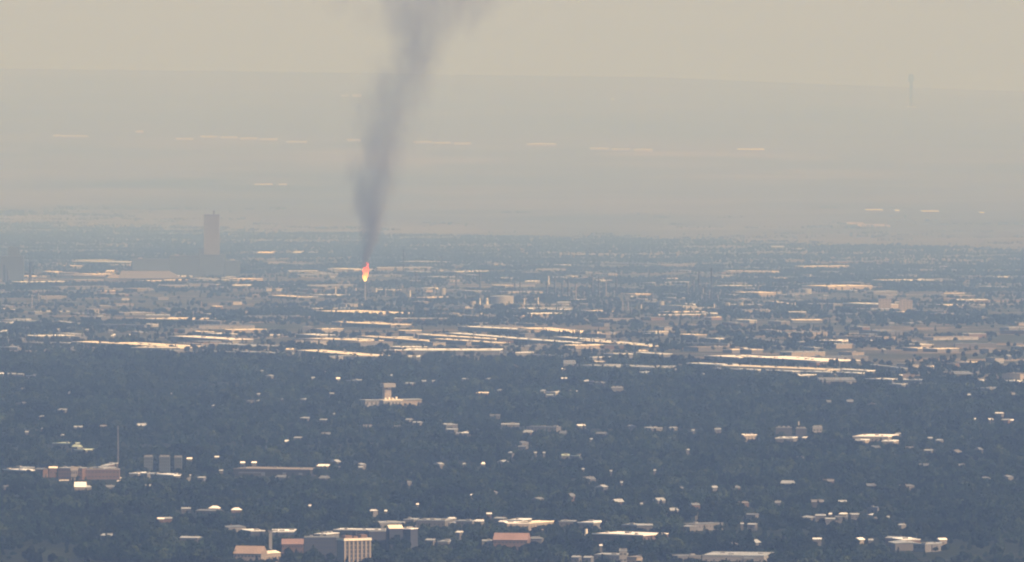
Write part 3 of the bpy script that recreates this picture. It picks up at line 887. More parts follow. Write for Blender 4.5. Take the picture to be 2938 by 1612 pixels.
for line in CATALOG.strip().splitlines():
    parts = [q.strip() for q in line.split('|')]
    f = parts[0].split()
    reg, x0, y0, x1, y1, t, h = f[0], *map(float, f[1:7])
    roof, wall, style, kind = f[7:11]
    u0, v0 = px(reg, x0, y0)
    u1, v1 = px(reg, x1, y1)
    tp = t * ZOOM[reg][2] / 2.8691
    detail = 1
    if reg in 'GHI':
        o = far_line(u0, v0, u1, v1, h, roof, wall, {'terminal': 'terminal_building', 'hall': 'hall'}.get(kind, 'shed'))
        RECORDS.append(dict(o=o, label=parts[1] if len(parts) > 1 else None, short=parts[2] if len(parts) > 2 else None, roof=roof, kind=kind, u=(u0 + u1) / 2, v=(v0 + v1) / 2, w=abs(u1 - u0)))
        continue
    if style == 'f':
        P0, P1 = at(u0, v0, h), at(u1, v1, h)
        mid = (P0 + P1) / 2
        d = (P1 - P0)
        cosr = abs(d.x) / max(d.length, 1e-6)
        depth = max(6.0, min(tp / FPX * mid.y ** 2 / (CAM_Z - mid.z - h) * cosr, 210.0))
        if kind in ('house',): depth = min(depth, 30)
    else:
        P0, P1 = at(u0, v0, h), at(u1, v1, h)
        depth = max(8.0, min(22.0, (P1 - P0).length * 0.8))
        d = (P0 + P1) / 2
        slope = (CAM_Z - h - d.z) / d.y
        rise = max(1.3, min(6.0, tp / FPX * d.y - depth / 2 * slope))
        detail = (rise, 1)
    name = {'school': 'flat_roofed_building', 'hall': 'hall', 'terminal': 'terminal_building'}.get(kind, kind)
    o = make_building(P0, P1, depth, h, roof, wall, style, name, CATNAME[kind], detail)
    RECORDS.append(dict(o=o, label=parts[1] if len(parts) > 1 else None, short=parts[2] if len(parts) > 2 else None,
                        roof=roof, kind=kind, u=(u0 + u1) / 2, v=(v0 + v1) / 2, w=abs(u1 - u0)))

# low grey and tan sheds that fill the works quarter
def free(x, y, ln, dp):
    for (cx, cy, c, s, l, d, h) in CLEAR:
        if abs(x - cx - c * l / 2) < (l + ln) / 2 + 10 and -160 < y - cy < d + s * l + 120:
            return False
    return True
count = 0
tries = 0
while count < 250 and tries < 12000:
    tries += 1
    v = random.uniform(262, 372)
    u = random.uniform(-20, 1044)
    p = at(u, v)
    if p.y + 1.04 * p.x < 13500 or p.y + 1.9 * p.x > 33000: continue
    ln = random.choice((14, 18, 25, 34, 50, 70, 95)) * p.y / 15000
    dp = random.uniform(14, 45) * p.y / 15000
    if not free(p.x, p.y, ln, dp): continue
    yaw = R(random.choice((30, 32, -58, 4, -30)) + random.uniform(-4, 4))
    h = random.uniform(5, 8)
    roof = random.choice(('grey', 'grey', 'pale', 'pale', 'white', 'grey', 'tan', 'cream'))
    wall = random.choice(('wgrey', 'wtan', 'wpale', 'wbrick', 'wgrey'))
    P1 = Vector((p.x + math.cos(yaw) * ln, p.y + math.sin(yaw) * ln, p.z))
    o = make_building(p, P1, dp, h, roof, wall, 'f', 'warehouse' if ln > 60 else 'shed', 'shed', 1)
    uu, vv = pix((p.x + P1.x) / 2 * Vector((1, 0, 0)) + Vector((0, (p.y + P1.y) / 2, h + p.z)))
    RECORDS.append(dict(o=o, label=None, short=None, roof=roof, kind='warehouse' if ln > 60 else 'shed', u=uu, v=vv, w=ln * FPX / p.y))
    count += 1

count = 0
while count < 56:
    v = random.uniform(388, 556)
    u = random.uniform(0, 1020)
    c0 = at(u, v)
    yaw = R(random.choice((-4, 28, -28, 60)) + random.uniform(-4, 4))
    for k in range(random.choice((2, 3, 4, 5))):
        sp = (k + random.uniform(-.2, .2)) * 24
        p = Vector((c0.x + math.cos(yaw) * sp, c0.y + math.sin(yaw) * sp, 0))
        ln = random.uniform(7, 13)
        if p.y + 1.04 * p.x > 12900 or abs(p.x) > .057 * p.y or not free(p.x, p.y, ln, 9): continue
        P1 = Vector((p.x + math.cos(yaw) * ln, p.y + math.sin(yaw) * ln, p.z))
        if P1.x < p.x: p, P1 = P1, p
        roof = random.choice(('grey', 'grey', 'pale', 'wgrey'))
        o = make_building(p, P1, random.uniform(7, 10), random.uniform(5.5, 7), roof, random.choice(('wgrey', 'wgrey', 'wbrick', 'wdark')), 'g', 'house', 'house', (random.uniform(1.6, 3), 1))
        CLEAR[-1] = CLEAR[-1][:6] + (random.uniform(8, 11),)      # trees in front hide part of it
        uu, vv = pix(Vector(((p.x + P1.x) / 2, (p.y + P1.y) / 2, 7)))
        RECORDS.append(dict(o=o, label=None, short=None, roof='grey' if roof == 'wgrey' else roof, kind='house', u=uu, v=vv, w=ln * FPX / p.y))
        count += 1

def record(o, label, short=None, group=None, cat=None, top=0):
    u, v = pix(o.location + Vector((0, 0, top)))
    RECORDS.append(dict(o=o, label=label, short=short, u=u, v=v, w=4, roof=None, kind=None, cat=cat, group=group))
    return o
def clear_spot(x, y, w_, d_, h):
    CLEAR.append((x - w_ / 2, y - d_ / 2, 1.0, 0.0, w_, d_, h))

# ---- the tan window tower at the bottom
def tan_tower():
    u, v = px('J', 1490, 285)
    p = at(u, v, 30)
    root = empty('office_tower', (p.x, p.y, 0), R(26))
    Wd, Dp, H = 26.0, 15.0, 30.0
    MB().box(0, Wd, 0, Dp, 0, H - 1.6).build('wall', 'wtan', root)
    r = MB().box(-.5, Wd + .5, -.9, Dp + .5, H - 1.6, H - .5)
    r.build('roof', 'cream', root)
    par = MB().box(-.5, Wd + .5, -.9, -.5, H - .5, H + .5).box(-.5, -.1, -.49, Dp + .5, H - .5, H + .4).box(Wd + .1, Wd + .5, -.49, Dp + .5, H - .5, H + .4)
    par.build('parapet', 'wwhite', root)
    n = 7
    for i in range(n):
        x = i * (Wd - 1.6) / (n - 1)
        MB().box(x, x + 1.6, -.7, -0.003, 0, H - 1.61).build('pier', 'wtan', root)
    for i in range(n - 1):
        x = i * (Wd - 1.6) / (n - 1) + 1.75
        w_ = (Wd - 1.6) / (n - 1) - 1.9
        for k in range(7):
            z = 2.2 + k * 3.7
            o = MB().box(x, x + w_, -.06, 0.05, z, z + 3.1).build('window', 'glass', root)
    for a, b, c, d2, hh in ((3, 10, 4, 12, 3.2), (12, 16, 5, 11, 2.4), (18, 24, 3, 12, 3.8)):
        MB().box(a, b, c, d2, H - .5, H - .5 + hh).build('penthouse', 'wbrick', root)
    MB().bar((16, 8, H + 1), (16, 8, H + 9), .12, .08).build('antenna', 'steel', root)
    record(root, 'tan office tower with dark windows between pale piers, at the bottom edge', 'tan window tower', cat='tower', top=30)
    CLEAR.append((p.x - 4, p.y, math.cos(R(26)), math.sin(R(26)), 32, 18, 22))
tan_tower()

def block(reg, x0, y0, x1, y1, h, depth, wall, roof, name, cat, label, short, rows, cols, rise=None, winmat='glass', yaw=None):
    u0, v0 = px(reg, x0, y0); u1, v1 = px(reg, x1, y1)
    P0, P1 = at(u0, v0, h), at(u1, v1, h)
    d = P1 - P0
    root = empty(name, (P0.x, P0.y, ground_z(P0.x, P0.y)), math.atan2(d.y, d.x) if yaw is None else yaw)
    ln = d.length
    MB().box(0, ln, 0, depth, 0, h - .6).build('wall', wall, root)
    if rise:
        e = .5
        MB().poly([(-e, -e, h - .6), (ln + e, -e, h - .6), (ln + e, depth + e, h - .6), (-e, depth + e, h - .6), (-e, depth / 2, h + rise), (ln + e, depth / 2, h + rise)],
                  [(0, 1, 5, 4), (2, 3, 4, 5), (1, 2, 5), (3, 0, 4), (3, 2, 1, 0)]).build('roof', roof, root)
    else:
        MB().box(-.3, ln + .3, -.3, depth + .3, h - .6, h).build('roof', roof, root)
        for i in range(3):
            x = ln * (.2 + .3 * i)
            MB().box(x - 1.5, x + 1.5, depth * .4, depth * .4 + 2.5, h, h + 1.5).build('rooftop_unit', 'unit', root)
    for r_ in range(rows):
        for c_ in range(cols):
            x = (c_ + .5) / cols * ln
            z = (r_ + .45) / rows * (h - 1.2)
            ww = min(1.4, ln / cols * .32)
            MB().box(x - ww, x + ww, -.06, .05, z, z + min(1.6, (h / rows) * .5)).build('window', winmat, root)
    record(root, label, short, cat=cat, top=h)
    CLEAR.append((P0.x, P0.y, d.x / ln, d.y / ln, ln, depth, h - 1.0))
    return root
block('J', 1000, 262, 1420, 262, 23, 20, 'wslate', 'grey', 'office_block', 'building', 'dark slate office block directly left of the tan window tower', 'dark slate left block', 5, 12)
block('J', 1800, 190, 2330, 186, 22, 22, 'wslate', 'grey', 'office_block', 'building', 'dark slate block directly right of the tan window tower', 'dark slate right block', 5, 14)
block('J', 2050, 150, 2215, 148, 26, 14, 'wslate', 'cream', 'office_block', 'building', 'cream topped box roof behind the dark slate right block', 'cream box roof', 0, 0, 2.5)
block('J', 2310, 158, 2400, 150, 25, 12, 'wslate', 'blaze', 'office_block', 'building', 'bright wedge shaped roof above the right end of the dark slate right block', None, 0, 0)
block('J', 1270, 222, 1430, 205, 24, 12, 'wgrey', 'white', 'office_block', 'building', 'white roof peeping out behind the left shoulder of the tan window tower', None, 0, 0)
block('J', 725, 342, 985, 342, 14, 16, 'wbrick', 'salmon', 'brick_house', 'house', 'salmon roofed brick house left of the tan window tower', 'salmon roofed house', 3, 7, 4.0)
block('J', 130, 455, 470, 460, 10, 18, 'wtan', 'peach', 'brick_house', 'house', 'peach roofed house nearest the bottom edge, left of the salmon roofed house', 'peach roofed house', 2, 8, 6.0)
block('J', 470, 462, 710, 446, 9, 14, 'wtan', 'cream', 'brick_house', 'house', 'cream roofed wing attached right of the peach roof', None, 1, 6, 1.5)
block('E', 1145, 1228, 1400, 1230, 10, 20, 'wbrick', 'salmon', 'brick_house', 'house', 'long salmon roof low in the picture, right of the tan window tower', 'long salmon roof', 2, 9, 5.5)
block('D', 440, 688, 620, 690, 13, 18, 'wbrick', 'pale', 'brick_school', 'school', 'brown brick school building with pale roof at left, beside the tall mast', 'brown brick school', 3, 9)
block('D', 632, 700, 900, 700, 11, 16, 'wbrick', 'tan', 'brick_school', 'school', 'brick wing between the brown brick school and the tall mast', None, 2, 10)
block('D', 535, 706, 585, 706, 11, 6, 'wtan', 'tan', 'gable_house', 'house', 'sunlit tan gable standing in front of the brown brick school', None, 2, 3, 3.5)
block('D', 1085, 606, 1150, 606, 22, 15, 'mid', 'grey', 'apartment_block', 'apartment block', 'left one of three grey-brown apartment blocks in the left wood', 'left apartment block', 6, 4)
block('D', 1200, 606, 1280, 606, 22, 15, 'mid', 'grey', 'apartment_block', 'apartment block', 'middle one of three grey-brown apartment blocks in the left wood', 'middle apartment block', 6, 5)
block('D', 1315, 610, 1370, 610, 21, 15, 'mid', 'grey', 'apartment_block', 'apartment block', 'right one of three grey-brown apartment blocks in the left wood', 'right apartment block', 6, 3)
block('D', 562, 830, 645, 830, 8, 16, 'wtan', 'blaze', 'gable_house', 'house', 'bright cream-white roof alone below the brown brick school', 'bright roof below school', 1, 4, 4.5)
block('C', 1468, 676, 1560, 676, 26, 22, 'wtan', 'tan', 'silo_block', 'building', 'left one of two tall beige blocks right of the long beige white-topped block', 'left beige block', 5, 4)
block('C', 1622, 684, 1722, 684, 25, 22, 'wtan', 'tan', 'silo_block', 'building', 'right one of two tall beige blocks right of the long beige white-topped block', 'right beige block', 5, 4)
block('B', 2025, 1338, 2115, 1338, 14, 16, 'wgrey', 'pale', 'office_block', 'building', 'grey block with pale ribs in the upper wood, right of centre', 'pale ribbed block', 1, 6, None, 'wwhite')
block('F', 978, 380, 1050, 380, 14, 10, 'wpale', 'pale', 'office_block', 'building', 'pale grey square block above the white thin roof in the right wood', 'pale square block', 2, 3)
block('F', 700, 385, 820, 385, 16, 12, 'wdark', 'grey', 'office_block', 'building', 'dark grey block left of the pale square block in the right wood', None, 3, 6)
block('F', 850, 392, 930, 392, 15, 12, 'wdark', 'grey', 'office_block', 'building', 'dark grey block next to the pale square block and a white pole', None, 3, 4)
block('E', 2095, 1312, 2152, 1312, 17, 10, 'wpale', 'pale', 'stair_tower', 'tower', 'pale grey stair tower rising left of the tan bottom block', None, 3, 2)
block('J', 565, 195, 602, 195, 22, 4, 'wpale', 'pale', 'stair_tower', 'tower', 'narrow pale grey tower left of the salmon roofed house', 'narrow grey tower', 0, 0)

# ---- white stepped building in the wood (long ragged wings, tower with a wider head)
def stepped():
    u, v = px('K', 1000, 690)
    p = at(u, v, 8)
    d = p.y
    m = d / FPX * 0.1009 / 2.8691          # metres per zoom pixel
    root = empty('stepped_building', (p.x, p.y, p.z), R(20))
    def bx(x0, x1, y0, y1, z0, z1, nm, mt):
        return MB().box(x0 * m, x1 * m, y0, y1, z0, z1).build(nm, mt, root)
    bx(0, 560, 0, 26, 0, 8, 'wall', 'wpale')
    bx(-20, 580, -.5, 27, 8, 9, 'roof', 'cream')
    bx(600, 1190, 6, 20, 0, 8.5, 'wing', 'wtan')
    bx(590, 1200, 5, 21, 8.5, 9.3, 'wing_roof', 'pale')
    bx(-480, -60, 10, 30, 0, 8, 'wing', 'wpale')
    bx(-490, -50, 9, 31, 8, 8.8, 'wing_roof', 'pale')
    bx(120, 320, 12, 22, 9.01, 26, 'tower', 'wtan')
    bx(70, 430, 9, 25, 25, 30, 'tower_head', 'wpale')
    bx(90, 200, 8.9, 9.05, 22.2, 24.2, 'window', 'glass')
    for i in range(5):
        bx(40 + i * 105, 90 + i * 105, -.08, .05, 3, 6, 'window', 'glass')
    for i in range(4):
        bx(80 + i * 110, 120 + i * 110, 5, 9, 9.02, 11 + random.random() * 2, 'rooftop_unit', 'wwhite')
    for i in range(3):
        bx(-440 + i * 130, -390 + i * 130, 9.9, 10.05, 2, 6, 'window', 'glass')
    record(root, 'white stepped building with a tower and long wings in the upper wood', 'white stepped building', cat='building', top=15)
    CLEAR.append((p.x - 40, p.y - 12, math.cos(R(20)), math.sin(R(20)), 120, 40, 6))
stepped()

# ---- grey hip-roofed shed and the hazy plant behind it
def hip_shed():
    u0, v0 = px('A', 890, 520); u1, v1 = px('A', 1345, 520)
    h = 9
    P0, P1 = at(u0, v0, h), at(u1, v1, h)
    ln = (P1 - P0).length
    ur, vr = px('A', 1000, 461)
    rise = (v0 - vr) / FPX * P0.y - 60 * (CAM_Z - P0.z) / P0.y
    root = empty('hip_roofed_shed', P0, 0)
    MB().box(0, ln, 0, 120, -6, h).build('wall', 'wgrey', root)
    MB().poly([(-2, -2, h), (ln + 2, -2, h), (ln + 2, 122, h), (-2, 122, h), (6, 60, h + rise), (ln * .82, 60, h + rise)],
              [(0, 1, 5, 4), (2, 3, 4, 5), (1, 2, 5), (3, 0, 4), (3, 2, 1, 0)]).build('roof', 'wgrey', root)
    o = MB().box(6, ln * .82, 56, 64, h + rise - .4, h + rise + 1.2).build('ridge_vent', 'grey', root)
    record(root, 'big grey hip-roofed shed at left in front of the hazy tower', 'grey hip-roofed shed', cat='shed', top=15)
hip_shed()
def elevator():
    u0, v0 = px('A', 995, 500); u1, v1 = px('A', 1800, 500)
    P0, P1 = at(u0, v0), at(u1, v1)
    k = P0.y / FPX / 2.8691 * .3822
    root = empty('grain_elevator', P0, 0)
    ln = (P1 - P0).length
    H = (500 - 345) * k
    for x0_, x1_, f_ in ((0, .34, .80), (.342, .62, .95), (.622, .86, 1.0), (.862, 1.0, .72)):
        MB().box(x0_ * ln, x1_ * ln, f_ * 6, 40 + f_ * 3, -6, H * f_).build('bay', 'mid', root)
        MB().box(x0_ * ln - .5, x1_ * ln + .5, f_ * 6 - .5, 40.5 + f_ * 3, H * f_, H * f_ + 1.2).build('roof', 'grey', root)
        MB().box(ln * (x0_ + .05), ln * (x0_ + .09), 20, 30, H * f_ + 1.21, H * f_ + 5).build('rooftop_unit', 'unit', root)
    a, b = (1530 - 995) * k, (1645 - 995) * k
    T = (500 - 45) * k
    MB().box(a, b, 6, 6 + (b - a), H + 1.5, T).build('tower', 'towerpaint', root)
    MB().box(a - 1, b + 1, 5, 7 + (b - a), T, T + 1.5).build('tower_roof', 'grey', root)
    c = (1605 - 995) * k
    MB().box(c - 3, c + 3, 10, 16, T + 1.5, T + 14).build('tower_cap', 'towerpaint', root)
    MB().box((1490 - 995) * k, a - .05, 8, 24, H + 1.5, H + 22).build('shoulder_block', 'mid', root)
    MB().bar((a + 5, 12, T + 1.5), (a + 5, 12, T + 22), .4, .2).build('antenna', 'steel', root)
    record(root, 'hazy tall square tower rising from a wide windowless block at left', 'hazy square tower', cat='grain elevator', top=60)
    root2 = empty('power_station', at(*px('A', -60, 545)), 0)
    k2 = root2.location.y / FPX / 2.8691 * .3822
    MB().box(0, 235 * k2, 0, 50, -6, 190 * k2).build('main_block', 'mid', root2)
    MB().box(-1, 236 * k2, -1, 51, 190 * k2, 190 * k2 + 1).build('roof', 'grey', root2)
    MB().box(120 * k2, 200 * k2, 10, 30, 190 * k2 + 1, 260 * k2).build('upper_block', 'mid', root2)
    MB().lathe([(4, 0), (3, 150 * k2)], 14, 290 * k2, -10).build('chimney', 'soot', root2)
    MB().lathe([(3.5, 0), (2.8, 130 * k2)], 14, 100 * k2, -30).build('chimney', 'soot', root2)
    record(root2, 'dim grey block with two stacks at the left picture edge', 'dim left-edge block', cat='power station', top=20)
elevator()

# ---- upright things: masts, stacks, columns, control tower
def mast(reg, x, ytop, ybot, r, m, name, cat, label, short=None, collars=3):
    u, vb = px(reg, x, ybot)
    _, vt = px(reg, x, ytop)
    p = at(u, vb)
    h = (vb - vt) / FPX * p.y
    r = max(r, .33 * p.y / FPX) if p.y > 14000 else r
    root = empty(name, p, 0)
    MB().lathe([(r * 1.15, 0), (r, h * .4), (r * .75, h)], 14).build('shaft', m, root)
    for i in range(collars):
        z = h * (i + 1) / (collars + .3)
        MB().lathe([(r * 1.5, z), (r * 1.5, z + r * .5)], 14).build('platform', 'steel', root)
    MB().box(-r * 2, r * 2, -r * 2, r * 2, -.5, 1.2).build('base', 'wgrey', root)
    record(root, label, short, cat=cat, top=h)
    clear_spot(p.x, p.y, 8, 8, 11)
mast('D', 890, 370, 690, .7, 'wgrey', 'radio_mast', 'mast', 'tall slender pale mast beside the brown brick school', 'tall slender mast', 4)
mast('F', 872, 338, 400, .7, 'wwhite', 'light_pole', 'pole', 'short white pole rising between dark blocks in the right wood', None, 1)
mast('C', 120, 465, 640, 2.6, 'soot', 'chimney', 'chimney', 'dark tall chimney right of centre, darkest of the works stacks', 'dark tall chimney', 2)
mast('C', 212, 440, 690, 2.0, 'soot', 'chimney', 'chimney', 'thin grey chimney right next to the dark tall chimney', None, 2)
mast('C', 165, 560, 690, 1.6, 'soot', 'chimney', 'chimney', 'shortest grey chimney between the dark tall and the thin grey chimney', None, 2)
mast('C', 690, 640, 795, .9, 'soot', 'radio_mast', 'mast', 'dark thin mast left of the cream roof, right of centre', 'dark thin mast', 2)
mast('C', 1085, 650, 790, .9, 'soot', 'radio_mast', 'mast', 'dark thin mast left of the beige white-topped block', None, 2)
mast('C', 840, 700, 748, 1.2, 'wwhite', 'process_column', 'column', 'short white column between the two dark thin masts', None, 1)
mast('C', 232, 712, 745, 1.2, 'wwhite', 'process_column', 'column', 'short white column below the thin grey chimney', None, 1)
mast('B', 465, 300, 490, 1.6, 'soot', 'chimney', 'chimney', 'faint tall stack right of the flame', 'faint stack right of flame', 2)
mast('B', 755, 345, 480, 1.6, 'soot', 'chimney', 'chimney', 'faint stack behind the bright two-piece roof', None, 2)
mast('B', 108, 590, 640, 1.8, 'wwhite', 'process_column', 'column', 'pale column just left of the flare stack', None, 1)
mast('B', 262, 590, 645, 1.8, 'wwhite', 'process_column', 'column', 'pale column just right of the flare stack', None, 1)
mast('B', 515, 612, 662, 1.8, 'wwhite', 'process_column', 'column', 'pale column at the left end of the small cream flare shed', None, 1)
mast('A', 2520, 585, 645, 1.6, 'wwhite', 'process_column', 'column', 'pale column at the right end of the white roof by the flare', None, 1)
mast('B', 1038, 668, 732, 1.9, 'wwhite', 'process_column', 'column', 'left pale column of a pair left of the storage tank', None, 1)
mast('B', 1092, 668, 735, 3.0, 'wwhite', 'process_column', 'column', 'thicker pale column touching the left side of the storage tank', None, 1)
mast('B', 1475, 662, 742, 1.6, 'wwhite', 'process_column', 'column', 'tallest pale column right of the storage tank', None, 1)
mast('B', 1372, 672, 715, 1.4, 'wwhite', 'process_column', 'column', 'short pale column right beside the storage tank', None, 1)
mast('B', 2250, 715, 755, 1.6, 'wwhite', 'process_column', 'column', 'pale column left of a cream shed, right of the tank', None, 1)
mast('B', 1555, 500, 570, 1.8, 'wwhite', 'process_column', 'column', 'pale column below a curl of white steam', None, 1)
mast('A', 240, 640, 745, 1.3, 'wpale', 'process_column', 'column', 'thin pale column at far left, below the dim left-edge block', None, 1)
mast('C', 150, 590, 660, 1.5, 'wpale', 'process_column', 'column', 'pale column at the foot of the dark tall chimney', None, 1)
mast('C', 1195, 1095, 1140, .8, 'wpale', 'light_pole', 'pole', 'left one of two pale poles right of the blazing pair of roofs', None, 1)
mast('C', 1275, 1095, 1140, .8, 'wpale', 'light_pole', 'pole', 'right one of two pale poles right of the blazing pair of roofs', None, 1)
mast('E', 1845, 1150, 1215, 1.6, 'wwhite', 'process_column', 'column', 'short white upright tank left of the blazing lower roof', None, 0)

def tank(reg, x0, x1, yt, yb, label, short, m='tankpaint'):
    u0, vb = px(reg, x0, yb); u1, _ = px(reg, x1, yb)
    _, vt = px(reg, x0, yt)
    p = at((u0 + u1) / 2, vb)
    r = (u1 - u0) / 2 / FPX * p.y
    h = (vb - vt) / FPX * p.y
    root = empty('storage_tank', (p.x, p.y + r, p.z - .5), 0)
    MB().lathe([(r, 0), (r, h)], 40).build('shell', m, root)
    MB().lathe([(r + .2, h), (r + .2, h + .5), (r * .55, h + r * .06), (.5, h + r * .09)], 40).build('roof', 'pale', root)
    MB().lathe([(r + .35, h * .62), (r + .35, h * .62 + .5)], 40).build('wind_girder', 'steel', root)
    st = MB()
    for i in range(8):
        a = -2.6 + i * .16
        st.box(math.cos(a) * (r + .7) - .6, math.cos(a) * (r + .7) + .6, math.sin(a) * (r + .7) - .6, math.sin(a) * (r + .7) + .6, h * i / 8, h * i / 8 + .4)
    st.build('stair', 'steel', root)
    record(root, label, short, cat='storage tank', top=h)
tank('B', 1115, 1292, 655, 725, 'wide pale round storage tank right of the flame', 'storage tank')
tank('B', 600, 725, 590, 612, 'low white domed tank above the small cream flare shed', None, 'wwhite')
tank('B', 1620, 1722, 715, 745, 'low pale tank right of the white roof by the storage tank', None)
tank('C', 880, 965, 600, 636, 'low tank in front of the tall cream hall', None)

def works_piece(reg, x, yt, yb, r, m, form, colr):
    u, vb = px(reg, x, yb)
    _, vt = px(reg, x, yt)
    p = at(u, vb)
    h = (vb - vt) / FPX * p.y
    r = max(r, (.75 if form == 'stack' else .5) * p.y / FPX)
    name = {'column': 'process_column', 'stack': 'chimney', 'tank': 'storage_tank'}[form]
    root = empty(name, (p.x, p.y, p.z - .5), 0)
    if form == 'tank':
        MB().lathe([(r, 0), (r, h)], 28).build('shell', m, root)
        MB().lathe([(r + .1, h), (r * .5, h + r * .08), (.4, h + r * .12)], 28).build('roof', 'grey', root)
    else:
        MB().lathe([(r * 1.3, 0), (r, h * .12), (r * .95, h * .8), (r * .7, h)], 12).build('shaft', m, root)
        for f_ in (.35, .62, .85):
            MB().lathe([(r * 1.7, h * f_), (r * 1.7, h * f_ + .6)], 12).build('platform', 'steel', root)
        MB().bar((r * 1.5, -r, 0), (r * 1.5, -r, h * .85), .25, .25).build('pipe', 'steel', root)
    clear_spot(p.x, p.y, 8 + 2 * r, 8 + 2 * r, 11)
    uu, vv = pix(Vector((p.x, p.y, p.z + h)))
    RECORDS.append(dict(o=root, label=None, short=None, roof=colr, kind=form, u=uu, v=vv, w=4, cat={'column': 'column', 'stack': 'chimney', 'tank': 'storage tank'}[form], group='columns, stacks and tanks of the works'))
for q in (('B', 30, 600, 650, 'c'), ('B', 190, 560, 640, 's'), ('B', 330, 600, 655, 'c'), ('B', 410, 560, 640, 's'), ('B', 560, 470, 560, 's'), ('B', 700, 560, 650, 'c'),
          ('B', 760, 590, 660, 't'), ('B', 860, 470, 600, 's'), ('B', 930, 640, 700, 'c'), ('B', 985, 690, 730, 't'), ('B', 1040, 470, 590, 's'), ('B', 1300, 530, 610, 's'),
          ('B', 1340, 540, 630, 's'), ('B', 1540, 560, 660, 's'), ('B', 1600, 500, 660, 's'), ('B', 1655, 560, 660, 's'), ('B', 1700, 520, 680, 's'), ('B', 1760, 560, 690, 'c'),
          ('B', 1815, 600, 690, 's'), ('B', 1880, 480, 640, 's'), ('B', 1930, 500, 650, 's'), ('B', 1985, 530, 660, 'c'), ('B', 2060, 510, 640, 's'), ('B', 2110, 690, 760, 'c'),
          ('B', 2150, 690, 760, 'c'), ('B', 2170, 740, 810, 's'), ('B', 2330, 620, 700, 's'), ('B', 2400, 690, 740, 't'), ('C', 30, 560, 640, 's'), ('C', 75, 520, 640, 's'),
          ('C', 140, 640, 700, 'c'), ('C', 190, 610, 690, 's'), ('C', 260, 640, 700, 'c'), ('C', 330, 700, 745, 't'), ('C', 430, 700, 745, 't'), ('C', 520, 690, 740, 'c'),
          ('C', 1040, 705, 770, 'c'), ('C', 1130, 700, 770, 'c'), ('C', 1590, 690, 760, 'c'), ('A', 60, 450, 560, 's'), ('A', 220, 480, 570, 's'), ('A', 1510, 690, 760, 'c'),
          ('A', 290, 630, 700, 'c'), ('A', 350, 640, 700, 'c')):
    works_piece(q[0], q[1], q[2], q[3], 7.0 if q[4] == 't' else 1.3, {'c': 'steel', 's': 'soot', 't': 'tankpaint'}[q[4]], {'c': 'column', 's': 'stack', 't': 'tank'}[q[4]], {'c': 'grey', 's': 'dark', 't': 'pale'}[q[4]])

def control_tower():
    u, vb = px('I', 1712, 412)
    _, vt = px('I', 1712, 158)
    p = at(u, vb)
    h = (vb - vt) / FPX * p.y
    root = empty('control_tower', p, 0)
    MB().lathe([(17, -3), (15, h * .3), (13.5, h * .72)], 18).build('shaft', 'soot', root)
    MB().lathe([(13.5, h * .72), (24, h * .79), (25, h * .87), (22, h * .90)], 18).build('cab', 'soot', root)
    MB().lathe([(22.5, h * .90), (22.5, h * .93), (12, h * .98)], 18).build('cab_roof', 'soot', root)
    MB().bar((0, 0, h * .98), (0, 0, h * 1.03), .8, .4).build('antenna', 'steel', root)
    MB().box(-40, 40, -16, 16, -4, 9).build('base_building', 'wpale', root)
    record(root, 'distant control tower breaking the horizon at right', 'distant control tower', cat='control tower', top=h)
control_tower()

# ---- flare stack, flame, smoke
FU, FV0 = px('L', 868, 985)            # foot of the flame
FLARE = at(FU, 300.0)
K = FLARE.y / FPX                      # metres per pixel there
FH = (300.0 - FV0) * K                 # height of the tip
root = empty('flare_stack', FLARE, 0)
MB().lathe([(1.6, -1), (1.3, FH * .5), (1.0, FH - 2)], 14).build('pipe', 'steel', root)
MB().lathe([(1.3, FH - 2), (1.5, FH)], 14).build('burner_tip', 'soot', root)
MB().lathe([(2.2, FH - 5), (2.2, FH - 4.6)], 14).build('platform', 'steel', root)
for i in range(3):
    a = 2 * math.pi * i / 3 + .4
    MB().bar((math.cos(a) * 14, math.sin(a) * 14, 0), (math.cos(a) * .9, math.sin(a) * .9, FH * .8), .22, .22).build('guy_strut', 'steel', root)
record(root, 'thin grey flare stack carrying the orange flame', 'flare stack', cat='flare stack', top=FH)

def flame_b(t, out):
    L = t.links.new
    tc = N(t, 'ShaderNodeTexCoord')
    s = N(t, 'ShaderNodeSeparateXYZ')
    L(tc.outputs['Generated'], s.inputs[0])
    nz = N(t, 'ShaderNodeTexNoise')
    nz.inputs['Scale'].default_value = 0.22
    nz.inputs['Detail'].default_value = 4
    L(tc.outputs['Object'], nz.inputs['Vector'])
    ad = N(t, 'ShaderNodeMath', operation='MULTIPLY_ADD')
    ad.inputs[1].default_value = 0.7
    L(nz.outputs['Fac'], ad.inputs[0]); L(s.outputs[2], ad.inputs[2])
    r = N(t, 'ShaderNodeValToRGB')
    e = r.color_ramp.elements
    e[0].position, e[0].color = 0.36, (1.0, 0.80, 0.32, 1)
    e[1].position, e[1].color = 1.25 / 1.7 + .2, (0.85, 0.10, 0.035, 1)
    q = e.new(0.55); q.color = (1.0, 0.50, 0.10, 1)
    q = e.new(0.75); q.color = (1.0, 0.22, 0.055, 1)
    L(ad.outputs[0], r.inputs[0])
    em = N(t, 'ShaderNodeEmission')
    em.inputs['Strength'].default_value = 1.8
    L(r.outputs[0], em.inputs['Color'])
    L(em.outputs[0], out.inputs['Surface'])
M['flame'] = mat('flame_glow', flame_b)

